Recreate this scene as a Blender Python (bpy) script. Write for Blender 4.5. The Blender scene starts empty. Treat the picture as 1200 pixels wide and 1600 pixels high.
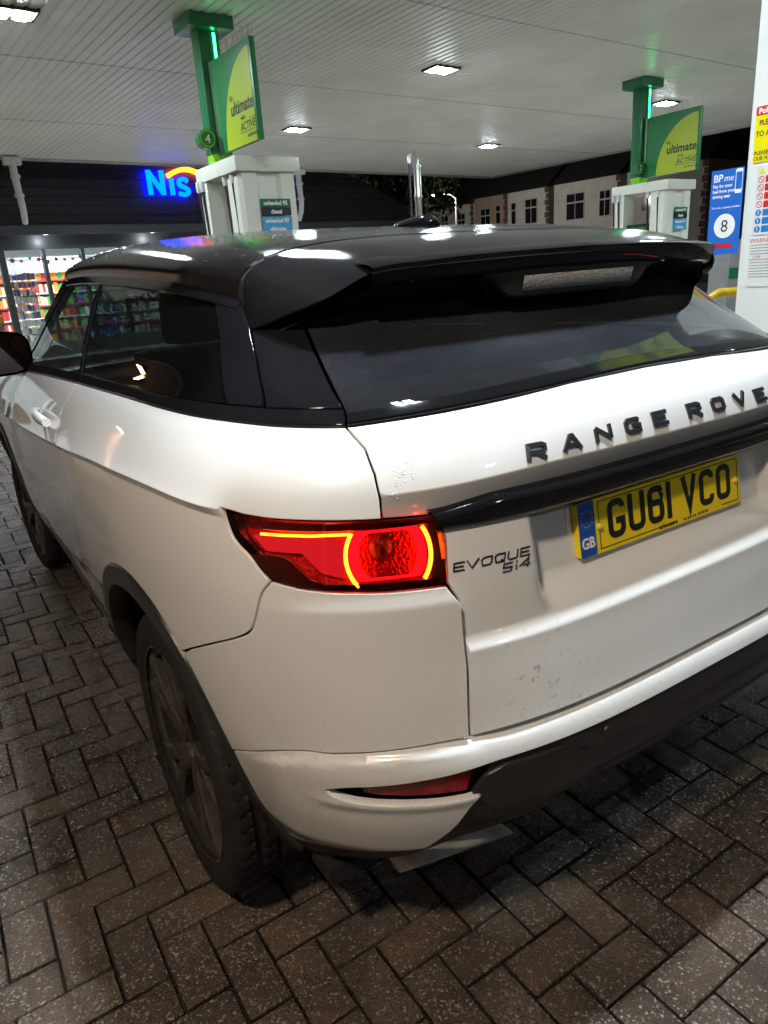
import bpy, bmesh, math, random
import numpy as np
from mathutils import Vector, Matrix, geometry

random.seed(7)
rng = np.random.default_rng(7)
scn = bpy.context.scene
COL = scn.collection
PI = math.pi

# ------------------------------------------------------------------ camera
cam_d = bpy.data.cameras.new('camera')
cam = bpy.data.objects.new('camera', cam_d)
COL.objects.link(cam)
cam_d.sensor_fit = 'VERTICAL'
cam_d.sensor_height = 24.0
cam_d.lens = 24.0 * 1115.44 / 1600.0
cam_d.clip_start = 0.02
cam_d.clip_end = 2000
_yaw, _pitch, _roll = 0.5513, -0.3233, -0.0705
_f = Vector((math.sin(_yaw) * math.cos(_pitch), math.cos(_yaw) * math.cos(_pitch), math.sin(_pitch)))
_r = _f.cross(Vector((0, 0, 1))).normalized()
_u = _r.cross(_f)
_r2 = _r * math.cos(_roll) + _u * math.sin(_roll)
_u2 = _u * math.cos(_roll) - _r * math.sin(_roll)
cam.matrix_world = Matrix(((_r2.x, _u2.x, -_f.x, -1.2447), (_r2.y, _u2.y, -_f.y, -0.7619),
                           (_r2.z, _u2.z, -_f.z, 1.4457), (0, 0, 0, 1)))
scn.camera = cam

# ------------------------------------------------------------------ night sky
world = bpy.data.worlds.new('World')
scn.world = world
world.use_nodes = True
_n, _l = world.node_tree.nodes, world.node_tree.links
_bg = _n['Background']
_sky = _n.new('ShaderNodeTexSky')
_sky.sky_type = 'NISHITA'
_sky.sun_disc = False
_sky.sun_elevation = math.radians(1.0)
_sky.sun_rotation = math.radians(200)
_l.new(_sky.outputs[0], _bg.inputs[0])
_bg.inputs[1].default_value = 0.004

scn.render.engine = 'CYCLES'
scn.cycles.use_denoising = True
scn.cycles.use_adaptive_sampling = True
scn.cycles.adaptive_threshold = 0.03
scn.cycles.max_bounces = 6
scn.cycles.diffuse_bounces = 3
scn.cycles.glossy_bounces = 3
scn.cycles.transparent_max_bounces = 10
scn.cycles.sample_clamp_indirect = 6.0
scn.cycles.sample_clamp_direct = 60.0
scn.cycles.caustics_reflective = False
scn.cycles.caustics_refractive = False
scn.cycles.use_light_tree = True
scn.view_settings.view_transform = 'Standard'
scn.view_settings.look = 'None'
scn.view_settings.exposure = 0.34
scn.view_settings.gamma = 1.0

# ------------------------------------------------------------------ helpers
def tag(o, label=None, cat=None, group=None, kind=None):
    if label: o['label'] = label
    if cat: o['category'] = cat
    if group: o['group'] = group
    if kind: o['kind'] = kind
    return o

def empty(name, loc=(0, 0, 0), rz=0.0, parent=None):
    o = bpy.data.objects.new(name, None)
    o.empty_display_size = 0.2
    COL.objects.link(o)
    o.location = loc
    o.rotation_euler = (0, 0, rz)
    if parent: o.parent = parent
    return o

def obj_from(name, me, parent=None, loc=None, rot=None):
    o = bpy.data.objects.new(name, me)
    COL.objects.link(o)
    if parent: o.parent = parent
    if loc is not None: o.location = loc
    if rot is not None: o.rotation_euler = rot
    return o

def make_mesh(name, V, F, mat=None, smooth=True, sharp=32):
    me = bpy.data.meshes.new(name)
    me.from_pydata([tuple(map(float, v)) for v in V], [], [tuple(int(i) for i in f) for f in F])
    me.validate()
    if mat: me.materials.append(mat)
    if smooth:
        me.polygons.foreach_set('use_smooth', [True] * len(me.polygons))
        if sharp: me.set_sharp_from_angle(angle=math.radians(sharp))
    me.update()
    return me

def mesh(name, V, F, mat=None, parent=None, smooth=True, sharp=32, loc=None, rot=None):
    return obj_from(name, make_mesh(name, V, F, mat, smooth, sharp), parent, loc, rot)

class MB:
    """collects simple solids, then becomes ONE mesh object"""
    def __init__(self): self.V, self.F = [], []
    def add(self, V, F):
        k = len(self.V)
        self.V += [tuple(v) for v in V]
        self.F += [tuple(i + k for i in f) for f in F]
        return self
    def box(self, x0, x1, y0, y1, z0, z1, b=0.0):
        if b <= 0:
            self.add([(x, y, z) for z in (z0, z1) for y in (y0, y1) for x in (x0, x1)],
                     [(0, 2, 3, 1), (4, 5, 7, 6), (0, 1, 5, 4), (2, 6, 7, 3), (0, 4, 6, 2), (1, 3, 7, 5)])
        else:
            bm = bmesh.new()
            bmesh.ops.create_cube(bm, size=1)
            for v in bm.verts:
                v.co = Vector(((x0 + x1) / 2 + v.co.x * (x1 - x0), (y0 + y1) / 2 + v.co.y * (y1 - y0), (z0 + z1) / 2 + v.co.z * (z1 - z0)))
            bmesh.ops.bevel(bm, geom=bm.edges[:], offset=b, segments=2, profile=0.6, affect='EDGES')
            bm.verts.index_update()
            self.add([v.co[:] for v in bm.verts], [[v.index for v in f.verts] for f in bm.faces])
            bm.free()
        return self
    def prism(self, pts, axis, a, b):
        """extrude a 2-D polygon along axis (0,1,2) from a to b"""
        n = len(pts)
        def p(q, h):
            c = list(q); c.insert(axis, h); return tuple(c)
        V = [p(q, a) for q in pts] + [p(q, b) for q in pts]
        F = [tuple(range(n))[::-1], tuple(range(n, 2 * n))] + [(i, (i + 1) % n, n + (i + 1) % n, n + i) for i in range(n)]
        return self.add(V, F)
    def tube(self, path, r, seg=10, caps=True):
        P = [Vector(p) for p in path]
        rs = r if hasattr(r, '__len__') else [r] * len(P)
        V, F = [], []
        t0 = (P[1] - P[0]).normalized()
        up = Vector((0, 0, 1)) if abs(t0.z) < .9 else Vector((1, 0, 0))
        n = t0.cross(up).normalized()
        for i, p in enumerate(P):
            t = ((P[min(i + 1, len(P) - 1)] - P[max(i - 1, 0)])).normalized()
            n = (n - t * n.dot(t)).normalized()
            m = t.cross(n)
            for k in range(seg):
                a = 2 * PI * k / seg
                V.append((p + (n * math.cos(a) + m * math.sin(a)) * rs[i])[:])
        for i in range(len(P) - 1):
            for k in range(seg):
                F.append((i * seg + k, i * seg + (k + 1) % seg, (i + 1) * seg + (k + 1) % seg, (i + 1) * seg + k))
        if caps:
            F.append(tuple(range(seg))[::-1]); F.append(tuple(range((len(P) - 1) * seg, len(P) * seg)))
        return self.add(V, F)
    def lathe(self, prof, seg=32, axis=2, centre=(0, 0, 0), closed=False):
        """prof: (radius, height) revolved round axis"""
        V, F, n = [], [], len(prof)
        for k in range(seg):
            a = 2 * PI * k / seg
            c, s = math.cos(a), math.sin(a)
            for r, h in prof:
                q = {2: (r * c, r * s, h), 1: (r * c, h, r * s), 0: (h, r * c, r * s)}[axis]
                V.append((q[0] + centre[0], q[1] + centre[1], q[2] + centre[2]))
        for k in range(seg):
            k2 = (k + 1) % seg
            for i in range(n if closed else n - 1):
                j = (i + 1) % n
                F.append((k * n + i, k2 * n + i, k2 * n + j, k * n + j))
        return self.add(V, F)
    def disc(self, r, c, axis, seg=32):
        V = []
        for k in range(seg):
            a = 2 * PI * k / seg
            q = [r * math.cos(a), r * math.sin(a)]
            q.insert(axis, 0)
            V.append((q[0] + c[0], q[1] + c[1], q[2] + c[2]))
        return self.add(V, [tuple(range(seg))])
    def build(self, name, mat, parent=None, smooth=True, sharp=32, loc=None, rot=None):
        return mesh(name, self.V, self.F, mat, parent, smooth, sharp, loc, rot)

# ------------------------------------------------------------------ materials
def nodes_of(m): return m.node_tree.nodes, m.node_tree.links

def mat(name, col, rough=0.5, metal=0.0, coat=0.0, spec=0.5, noise=None, bump=None, rough_var=None, trans=0.0, emit=None, alpha=1.0, coords='Object'):
    """noise=(scale, amount[, second colour]); bump=(scale, strength); rough_var=(scale, amount)"""
    m = bpy.data.materials.new(name)
    m.use_nodes = True
    n, l = nodes_of(m)
    b = n['Principled BSDF']
    b.inputs['Base Color'].default_value = (*col, 1)
    b.inputs['Roughness'].default_value = rough
    b.inputs['Metallic'].default_value = metal
    b.inputs['Coat Weight'].default_value = coat
    b.inputs['Coat Roughness'].default_value = 0.04
    b.inputs['Specular IOR Level'].default_value = spec
    b.inputs['Transmission Weight'].default_value = trans
    if emit:
        b.inputs['Emission Color'].default_value = (*emit[0], 1)
        b.inputs['Emission Strength'].default_value = emit[1]
    tc = n.new('ShaderNodeTexCoord')
    def noise_tex(scale, detail=6):
        t = n.new('ShaderNodeTexNoise')
        t.inputs['Scale'].default_value = scale
        t.inputs['Detail'].default_value = detail
        l.new(tc.outputs[coords], t.inputs['Vector'])
        return t
    if noise:
        t = noise_tex(noise[0])
        mx = n.new('ShaderNodeMix'); mx.data_type = 'RGBA'
        c2 = noise[2] if len(noise) > 2 else tuple(c * (1 - noise[1]) for c in col)
        mx.inputs[6].default_value = (*col, 1); mx.inputs[7].default_value = (*c2, 1)
        cr = n.new('ShaderNodeValToRGB')
        cr.color_ramp.elements[0].position = 0.38; cr.color_ramp.elements[1].position = 0.72
        l.new(t.outputs[0], cr.inputs[0]); l.new(cr.outputs[0], mx.inputs[0])
        l.new(mx.outputs[2], b.inputs['Base Color'])
    if rough_var:
        t = noise_tex(rough_var[0])
        mp = n.new('ShaderNodeMapRange')
        mp.inputs[1].default_value = .3; mp.inputs[2].default_value = .7
        mp.inputs[3].default_value = max(0, rough - rough_var[1]); mp.inputs[4].default_value = min(1, rough + rough_var[1])
        l.new(t.outputs[0], mp.inputs[0]); l.new(mp.outputs[0], b.inputs['Roughness'])
    if bump:
        t = noise_tex(bump[0], 4)
        bp = n.new('ShaderNodeBump')
        bp.inputs['Strength'].default_value = bump[1]
        bp.inputs['Distance'].default_value = 0.01
        l.new(t.outputs[0], bp.inputs['Height']); l.new(bp.outputs[0], b.inputs['Normal'])
    return m

def emit_mat(name, col, s):
    m = bpy.data.materials.new(name); m.use_nodes = True
    n, l = nodes_of(m)
    n.remove(n['Principled BSDF'])
    e = n.new('ShaderNodeEmission')
    e.inputs[0].default_value = (*col, 1); e.inputs[1].default_value = s
    l.new(e.outputs[0], n['Material Output'].inputs[0])
    return m

def glass_mat(name, tint, gloss_rough=0.02, dirt=0.0, f0=0.04, dirt_col=(.35, .36, .38)):
    """thin pane: tinted see-through plus a mirror reflection that grows at grazing angles, plus a film of road dust"""
    m = bpy.data.materials.new(name); m.use_nodes = True
    n, l = nodes_of(m)
    n.remove(n['Principled BSDF'])
    tr = n.new('ShaderNodeBsdfTransparent'); tr.inputs[0].default_value = (*tint, 1)
    gl = n.new('ShaderNodeBsdfGlossy'); gl.inputs['Roughness'].default_value = gloss_rough
    fr = n.new('ShaderNodeFresnel'); fr.inputs[0].default_value = 1.5
    mx = n.new('ShaderNodeMixShader')
    l.new(fr.outputs[0], mx.inputs[0]); l.new(tr.outputs[0], mx.inputs[1]); l.new(gl.outputs[0], mx.inputs[2])
    last = mx
    if dirt > 0:
        df = n.new('ShaderNodeBsdfDiffuse'); df.inputs[0].default_value = (*dirt_col, 1)
        tc = n.new('ShaderNodeTexCoord')
        t1 = n.new('ShaderNodeTexNoise'); t1.inputs['Scale'].default_value = 3; t1.inputs['Detail'].default_value = 8
        t2 = n.new('ShaderNodeTexNoise'); t2.inputs['Scale'].default_value = 260; t2.inputs['Detail'].default_value = 3
        l.new(tc.outputs['Object'], t1.inputs['Vector']); l.new(tc.outputs['Object'], t2.inputs['Vector'])
        mu = n.new('ShaderNodeMath'); mu.operation = 'MULTIPLY'
        l.new(t1.outputs[0], mu.inputs[0]); l.new(t2.outputs[0], mu.inputs[1])
        mp = n.new('ShaderNodeMapRange')
        mp.inputs[1].default_value = .12; mp.inputs[2].default_value = .42
        mp.inputs[3].default_value = dirt * .35; mp.inputs[4].default_value = dirt * 1.6
        l.new(mu.outputs[0], mp.inputs[0])
        m2 = n.new('ShaderNodeMixShader')
        l.new(mp.outputs[0], m2.inputs[0]); l.new(mx.outputs[0], m2.inputs[1]); l.new(df.outputs[0], m2.inputs[2])
        last = m2
    l.new(last.outputs[0], n['Material Output'].inputs[0])
    return m

def text_mesh(s, size, extrude=0.0, bold=0.0, align='LEFT', sx=1.0, shear=0.0):
    """returns (V, F) of built-in-font lettering lying in x (right) / y (up)"""
    cu = bpy.data.curves.new('lettering', 'FONT')
    cu.body = s; cu.size = size; cu.extrude = extrude; cu.offset = bold; cu.align_x = align; cu.shear = shear
    cu.resolution_u = 3
    o = bpy.data.objects.new('lettering', cu)
    COL.objects.link(o)
    dg = bpy.context.evaluated_depsgraph_get()
    me = bpy.data.meshes.new_from_object(o.evaluated_get(dg))
    V = np.array([v.co[:] for v in me.vertices]).reshape(-1, 3)
    F = [tuple(p.vertices) for p in me.polygons]
    bpy.data.objects.remove(o); bpy.data.curves.remove(cu); bpy.data.meshes.remove(me)
    if len(V): V[:, 0] *= sx
    return V, F

def place_text(name, s, size, material, parent, origin, right, up, bold=0.0, align='LEFT', sx=1.0, shear=0.0, thick=0.0006):
    V, F = text_mesh(s, size, thick, bold, align, sx, shear)
    R, U = Vector(right).normalized(), Vector(up).normalized()
    N = R.cross(U)
    W = [(Vector(origin) + R * float(v[0]) + U * float(v[1]) + N * float(v[2]))[:] for v in V]
    return mesh(name, W, F, material, parent, smooth=False)

def arc(cx, cy, rx, ry, a0, a1, n=10):
    return [(cx + rx * math.cos(math.radians(a0 + (a1 - a0) * i / n)), cy + ry * math.sin(math.radians(a0 + (a1 - a0) * i / n))) for i in range(n + 1)]

def rrect(x0, x1, y0, y1, r, n=4):
    return arc(x1 - r, y0 + r, r, r, -90, 0, n) + arc(x1 - r, y1 - r, r, r, 0, 90, n) + arc(x0 + r, y1 - r, r, r, 90, 180, n) + arc(x0 + r, y0 + r, r, r, 180, 270, n)

def ribbon(path, w, closed=False):
    """flat mitred stroke of width w along a 2-D path -> (pts, quads)"""
    P = [Vector(p) for p in path]
    n = len(P)
    L, R = [], []
    for i in range(n):
        if closed:
            a, b = P[i] - P[i - 1], P[(i + 1) % n] - P[i]
        else:
            a = P[i] - P[i - 1] if i else P[1] - P[0]
            b = P[i + 1] - P[i] if i < n - 1 else P[-1] - P[-2]
        a, b = a.normalized(), b.normalized()
        na, nb = Vector((-a.y, a.x)), Vector((-b.y, b.x))
        m = na + nb
        m = m.normalized() if m.length > 1e-6 else na
        k = 1 / max(.35, m.dot(na))
        L.append(P[i] + m * w / 2 * k); R.append(P[i] - m * w / 2 * k)
    V = [tuple(v) for v in L] + [tuple(v) for v in R]
    F = [(i, n + i, n + (i + 1) % n, (i + 1) % n) for i in range(n if closed else n - 1)]
    return V, F

def solid_strokes(strokes, w, place, t0, t1):
    """several ribbons turned into solids; place(u, v, h) -> 3-D"""
    V, F = [], []
    for st in strokes:
        path, closed = st if isinstance(st, tuple) and isinstance(st[1], bool) else (st, False)
        v2, q = ribbon(path, w, closed)
        k, n = len(V), len(v2)
        V += [place(a, b, t1) for a, b in v2] + [place(a, b, t0) for a, b in v2]
        F += [tuple(i + k for i in f) for f in q]
        h = n // 2
        m = h if closed else h - 1
        for i in range(m):
            j = (i + 1) % h
            F += [(k + j, k + i, k + n + i, k + n + j)[::-1], (k + h + i, k + h + j, k + n + h + j, k + n + h + i)[::-1]]
        if not closed:
            F += [(k, k + n, k + n + h, k + h), (k + h - 1, k + 2 * h - 1, k + n + 2 * h - 1, k + n + h - 1)]
    return V, F
# ================================================================== shared materials
M = {}
M['white_paint'] = None  # car paint, made with the car
M['panel_white'] = mat('pump_enamel', (.78, .80, .70), .35, noise=(6, .06), coat=.2)
M['pillar_white'] = mat('pillar_enamel', (.80, .82, .78), .35, noise=(5, .05))
M['green'] = mat('green_enamel', (.012, .16, .055), .35, coat=.3, noise=(8, .15))
M['sign_green'] = mat('sign_green', (.02, .20, .06), .4)
M['sign_lime'] = mat('sign_lime', (.42, .55, .02), .4, noise=(9, .06))
M['lime'] = mat('lime_trim', (.22, .62, .03), .4)
M['ink'] = mat('dark_lettering', (.02, .035, .02), .5)
M['black_plastic'] = mat('black_plastic', (.012, .012, .013), .45, bump=(400, .08), noise=(14, .4, (.02, .02, .022)))
M['rubber'] = mat('hose_rubber', (.012, .012, .012), .5)
M['steel'] = mat('brushed_steel', (.55, .55, .52), .3, metal=1, noise=(4, .15))
M['galv'] = mat('galvanised_metal', (.42, .43, .42), .5, metal=.6, noise=(9, .25))
M['white_plastic'] = mat('white_plastic', (.7, .7, .68), .4, noise=(7, .12))
M['white_ink'] = mat('white_lettering', (.85, .85, .85), .5)
M['sign_blue'] = mat('sign_blue', (.022, .14, .56), .35)
M['red'] = mat('red_print', (.62, .02, .02), .4)
M['yellow'] = mat('yellow_print', (.85, .72, .0), .4)
M['paper'] = mat('paper', (.72, .73, .70), .5)
M['grey_ink'] = mat('grey_print', (.30, .30, .30), .6)
M['blue_print'] = mat('blue_print', (.02, .18, .50), .45)
M['yellow_paint'] = mat('yellow_barrier_paint', (.80, .52, .01), .35, noise=(9, .2))

# ================================================================== forecourt paving
LS, LTH, LTX, LTY = 0.1015, 0.0053, -1.2899, 0.8386
def lat(a, b):
    c, s = math.cos(LTH), math.sin(LTH)
    return (LTX + LS * (a * c + b * s), LTY + LS * (a * s - b * c))

def paver_material():
    m = bpy.data.materials.new('wet_block_paving'); m.use_nodes = True
    n, l = nodes_of(m); b = n['Principled BSDF']
    geo = n.new('ShaderNodeNewGeometry'); oi = n.new('ShaderNodeObjectInfo')
    def tex(kind, scale, **k):
        t = n.new(kind); t.inputs['Scale'].default_value = scale
        for a, v in k.items(): t.inputs[a].default_value = v
        l.new(geo.outputs['Position'], t.inputs['Vector']); return t
    def math_(op, a, c):
        q = n.new('ShaderNodeMath'); q.operation = op
        for i, v in enumerate((a, c)):
            if isinstance(v, (int, float)): q.inputs[i].default_value = v
            else: l.new(v, q.inputs[i])
        return q.outputs[0]
    def ramp(src, *el):
        r = n.new('ShaderNodeValToRGB'); l.new(src, r.inputs[0])
        e = r.color_ramp.elements
        while len(e) < len(el): e.new(.5)
        for i, (p, c) in enumerate(el): e[i].position = p; e[i].color = (*c, 1) if len(c) == 3 else c
        return r.outputs[0]
    rnd = math_('FRACT', math_('ADD', oi.outputs['Random'], geo.outputs['Random Per Island']), 0)
    base = ramp(rnd, (0, (.084, .062, .046)), (.35, (.112, .083, .062)), (.6, (.072, .058, .046)), (.8, (.102, .070, .050)), (1, (.132, .102, .077)))
    blot = tex('ShaderNodeTexNoise', 5, Detail=10)
    mx = n.new('ShaderNodeMix'); mx.data_type = 'RGBA'; mx.blend_type = 'MULTIPLY'
    mx.inputs[0].default_value = .8
    l.new(base, mx.inputs[6]); l.new(ramp(blot.outputs[0], (.3, (.35, .34, .33)), (.5, (.9, .88, .86)), (.7, (1.2, 1.15, 1.1))), mx.inputs[7])
    stn = tex('ShaderNodeTexNoise', 1.1, Detail=6)
    mxs = n.new('ShaderNodeMix'); mxs.data_type = 'RGBA'; mxs.blend_type = 'MULTIPLY'; mxs.inputs[0].default_value = 1
    l.new(mx.outputs[2], mxs.inputs[6]); l.new(ramp(stn.outputs[0], (.36, (.48, .47, .47)), (.5, (1, 1, 1)), (.70, (1.12, 1.05, .98))), mxs.inputs[7])
    mx = mxs
    v1 = tex('ShaderNodeTexVoronoi', 210); v2 = tex('ShaderNodeTexVoronoi', 520)
    sep = n.new('ShaderNodeSeparateColor'); l.new(v1.outputs['Color'], sep.inputs[0])
    sep2 = n.new('ShaderNodeSeparateColor'); l.new(v2.outputs['Color'], sep2.inputs[0])
    mx2 = n.new('ShaderNodeMix'); mx2.data_type = 'RGBA'
    l.new(ramp(sep.outputs[0], (.84, (0, 0, 0)), (1.0, (.9, .9, .9))), mx2.inputs[0])
    l.new(mx.outputs[2], mx2.inputs[6]); mx2.inputs[7].default_value = (.34, .31, .27, 1)
    mx3 = n.new('ShaderNodeMix'); mx3.data_type = 'RGBA'
    l.new(ramp(sep2.outputs[0], (.72, (0, 0, 0)), (1, (.8, .8, .8))), mx3.inputs[0])
    l.new(mx2.outputs[2], mx3.inputs[6]); mx3.inputs[7].default_value = (.018, .014, .011, 1)
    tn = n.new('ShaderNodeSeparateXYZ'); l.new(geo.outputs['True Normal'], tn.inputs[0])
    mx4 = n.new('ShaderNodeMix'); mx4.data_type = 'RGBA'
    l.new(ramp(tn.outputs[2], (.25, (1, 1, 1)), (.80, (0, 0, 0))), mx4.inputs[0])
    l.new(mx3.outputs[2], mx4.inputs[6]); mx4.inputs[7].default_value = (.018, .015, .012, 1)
    l.new(mx4.outputs[2], b.inputs['Base Color'])
    wet = tex('ShaderNodeTexNoise', 2.2, Detail=3)
    mr = n.new('ShaderNodeMapRange')
    mr.inputs[1].default_value = .35; mr.inputs[2].default_value = .7; mr.inputs[3].default_value = .16; mr.inputs[4].default_value = .42
    l.new(wet.outputs[0], mr.inputs[0]); l.new(mr.outputs[0], b.inputs['Roughness'])
    b.inputs['Specular IOR Level'].default_value = .55
    fine = tex('ShaderNodeTexNoise', 900, Detail=4)
    h = math_('ADD', math_('MULTIPLY', v1.outputs['Distance'], -1.1), math_('ADD', math_('MULTIPLY', v2.outputs['Distance'], -.5), math_('MULTIPLY', fine.outputs[0], .35)))
    bp = n.new('ShaderNodeBump'); bp.inputs['Strength'].default_value = .9; bp.inputs['Distance'].default_value = .0042
    l.new(h, bp.inputs['Height']); l.new(bp.outputs[0], b.inputs['Normal'])
    return m
M['paver'] = paver_material()
M['joint'] = mat('joint_sand', (.022, .018, .014), .85, bump=(300, .5), coords='Object')

ground = MB().add([(-160, -120, -.016), (160, -120, -.016), (160, 200, -.016), (-160, 200, -.016)], [(0, 1, 2, 3)]).build('forecourt', M['joint'], smooth=False)
tag(ground, kind='structure')

def paver_geo(w, h, seed):
    r = random.Random(seed)
    g, ch = .0024, .0055
    def ring(i, z, j=0):
        return [(sx * (w / 2 - g - i) + r.uniform(-j, j), sy * (h / 2 - g - i) + r.uniform(-j, j), z + r.uniform(-j, j) * .4) for sx, sy in ((-1, -1), (1, -1), (1, 1), (-1, 1))]
    V = ring(ch, 0, .0012) + ring(ch * .3, -.002, .001) + ring(0, -.0065, .0008) + ring(0, -.03)
    F = [(0, 1, 2, 3)]
    for k in range(3):
        for i in range(4):
            j = (i + 1) % 4
            F.append((4 * k + i, 4 * k + 4 + i, 4 * k + 4 + j, 4 * k + j))
    return V, F
PV = {o: [paver_geo(*((.203, .1015) if o == 'H' else (.1015, .203)), 10 * i + (o == 'H')) for i in range(5)] for o in 'HV'}
PM = {o: [make_mesh('paver', V, F, M['paver'], True, 40) for V, F in PV[o]] for o in 'HV'}
cells = []
for k in range(-150, 150):
    for mm in range(-70, 70):
        for o, (a, b) in (('H', (k + 2 * mm + 1, k - .5 - 2 * mm)), ('V', (k + 2 * mm + .5, k + 1 - 2 * mm))):
            x, y = lat(a, b)
            if -5.5 < x < 4.5 and -4.5 < y < 11: cells.append((x, y, o))
_ci = cam.matrix_world.inverted()
def in_view(x, y, z=0):
    q = _ci @ Vector((x, y, z))
    if q.z > -.05: return None
    u, v = 600 + 1115.44 * q.x / -q.z, 800 - 1115.44 * q.y / -q.z
    return (u, v, -q.z)
def key(c):
    q = in_view(c[0], c[1])
    hid = (c[0] > -.72 and c[1] > .62) or (c[0] > -.86 and c[1] > 1.25)
    if q is None or hid or not (-40 < q[0] < 1240 and 500 < q[1] < 1640): return 1e9
    return q[2]
cells.sort(key=key)
def paver_rot(): return (random.gauss(0, .006), random.gauss(0, .006), LTH + random.gauss(0, .004))
for x, y, o in cells[:300]:
    obj_from('paver', random.choice(PM[o]), ground, (x, y, random.gauss(-.0008, .0012)), paver_rot())
mb = MB()
for x, y, o in cells[300:]:
    V, F = random.choice(PV[o])
    e = Matrix.Rotation(LTH + random.gauss(0, .004), 3, 'Z')
    ax, ay, dz = random.gauss(0, .006), random.gauss(0, .006), random.gauss(-.0008, .0012)
    mb.add([((e @ Vector(v)) + Vector((x, y, dz + v[0] * ax + v[1] * ay)))[:] for v in V], F)
tag(mb.build('paver_field', M['paver'], ground, True, 40), kind='stuff')

# ================================================================== canopy over the forecourt
CZ = 4.2
CROT = math.radians(4.3)
def can(u, v, z=0.0):   # canopy frame -> world
    c, s = math.cos(CROT), math.sin(CROT)
    return (.33 + u * c - v * s, 8.32 + u * s + v * c, z)
M["soffit"] = mat("ribbed_soffit", (.76, .735, .66), .35, noise=(1.3, .10, (.66, .635, .57)), bump=(60, .05))
M['fascia_dark'] = mat('canopy_fascia', (.05, .055, .06), .5)
canopy = empty('canopy', (0, 0, 0))
tag(canopy, 'wide pale ribbed canopy roof over the whole fuel forecourt', 'canopy')
pitch = .125
V, F = [], []
u0, u1 = -2.5, 16.4
prof = []
u = u0
while u < u1:
    prof += [(u, 0), (u + .078, 0), (u + .09, .010), (u + .113, .010)]
    u += pitch
def vend(u): return 8.6 + .062 * (u - 2)          # back edge, away from the camera
vfront = -19.0
def ucut(v): return 14.0 + .16 * (10.0 - v) * .9   # right edge runs out towards the camera
for (u, dz) in prof:
    V += [can(u, vfront, CZ + dz), can(u, vend(u), CZ + dz)]
for i in range(len(prof) - 1):
    F.append((2 * i, 2 * i + 1, 2 * i + 3, 2 * i + 2))
mesh('ribbed_ceiling', V, F, M['soffit'], canopy, smooth=False)
for vv in (-16, -12.5, -9, -5.5, -2, 1.5, 5.0):
    strip('sheet_joint', can(u0, vv), can(u1, vv), CZ - .004, CZ + .004, .014, M['fascia_dark'], canopy) if False else None
top = MB()
top.add([can(u0, vfront, CZ + .5), can(u1, vfront, CZ + .5), can(u1, vend(u1), CZ + .5), can(u0, vend(u0), CZ + .5)], [(0, 1, 2, 3)])
top.build('roof_sheet', M['fascia_dark'], canopy, smooth=False)
def strip(name, a, b, z0, z1, t, m, parent):
    a, b = Vector(a).to_2d(), Vector(b).to_2d()
    d = (b - a).normalized(); nrm = Vector((-d.y, d.x)) * t
    p = [a, b, b + nrm, a + nrm]
    return MB().add([(q.x, q.y, z) for z in (z0, z1) for q in p], [(0, 1, 5, 4), (1, 2, 6, 5), (2, 3, 7, 6), (3, 0, 4, 7), (0, 3, 2, 1), (4, 5, 6, 7)]).build(name, m, parent, smooth=False)
for vv in (-12.5, -9, -5.5, -2, 1.5, 5.0):
    strip('sheet_joint', can(u0, vv), can(u1, vv), CZ - .0035, CZ + .004, .012, M['galv'], canopy)
strip('edge_trim', can(u0, vend(u0)), can(u1, vend(u1)), CZ - .05, CZ + .52, .05, M['galv'], canopy)
strip('edge_trim', can(u1, vend(u1)), can(u1, vfront), CZ - .05, CZ + .52, .05, M['galv'], canopy)
strip('edge_trim', can(u0, vfront), can(u0, vend(u0)), CZ - .05, CZ + .52, .05, M['galv'], canopy)
strip('edge_trim', can(u1, vfront), can(u0, vfront), CZ - .05, CZ + .52, .05, M['galv'], canopy)

# ------------------------------------------------------------------ lamps in the canopy
LED_COOL, LED_WARM = (.80, .92, 1.0), (1.0, .70, .40)
M['led'] = emit_mat('led_white', LED_COOL, 190)
M['led_warm'] = emit_mat('led_warm', LED_WARM, 30)
M['lamp_frame'] = mat('lamp_frame', (.02, .02, .02), .6); M['lamp_back'] = mat('lamp_backplate', (.004, .004, .004), .8, spec=.1)
def canopy_light(u, v, label, power, col=LED_COOL, m='led', size=.42):
    p = can(u, v)
    root = empty('canopy_light', (p[0], p[1], CZ), CROT)
    tag(root, label, 'ceiling light', 'recessed lamps in the canopy ceiling')
    fr = MB()
    for a, b, c, d in ((-.24, .24, -.17, -.145), (-.24, .24, .145, .17), (-.24, -.215, -.145, .145), (.215, .24, -.145, .145), (-.02, .02, -.145, .145)):
        fr.box(a, b, c, d, -.028, .01)
    fr.build('frame', M['lamp_frame'], root, smooth=False)
    MB().box(-.24, .24, -.17, .17, .004, .03)  .build('backplate', M['lamp_back'], root, smooth=False)
    for sx in (-1, 1):
        MB().box(sx * .095 - .055, sx * .095 + .055, -.10, .10, -.045, .003).build('led_panel', M[m], root, smooth=False)
    ld = bpy.data.lights.new('canopy_lamp', 'AREA')
    ld.shape = 'RECTANGLE'; ld.size = .105; ld.size_y = .195
    ld.energy = power / 2; ld.color = col; ld.spread = math.radians(165)
    for sx in (-1, 1):
        lo = bpy.data.objects.new('lamp_beam', ld); COL.objects.link(lo)
        lo.parent = root; lo.location = (sx * .095, 0, -.048)
    return root
PW = 78
canopy_light(0, 0, 'twin white ceiling lamp cut by the left top corner of the picture', PW)
canopy_light(5.77, -.05, 'brightest twin white ceiling lamp, right of the green board of pump 4', PW)
canopy_light(11.72, .12, 'twin white ceiling lamp above the green board of pump 2', PW)
canopy_light(5.92, 4.35, 'small twin ceiling lamp just right of pump 4, near its cap', PW)
canopy_light(11.6, 4.8, 'small twin ceiling lamp farthest back above the terraced houses', PW)
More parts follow.
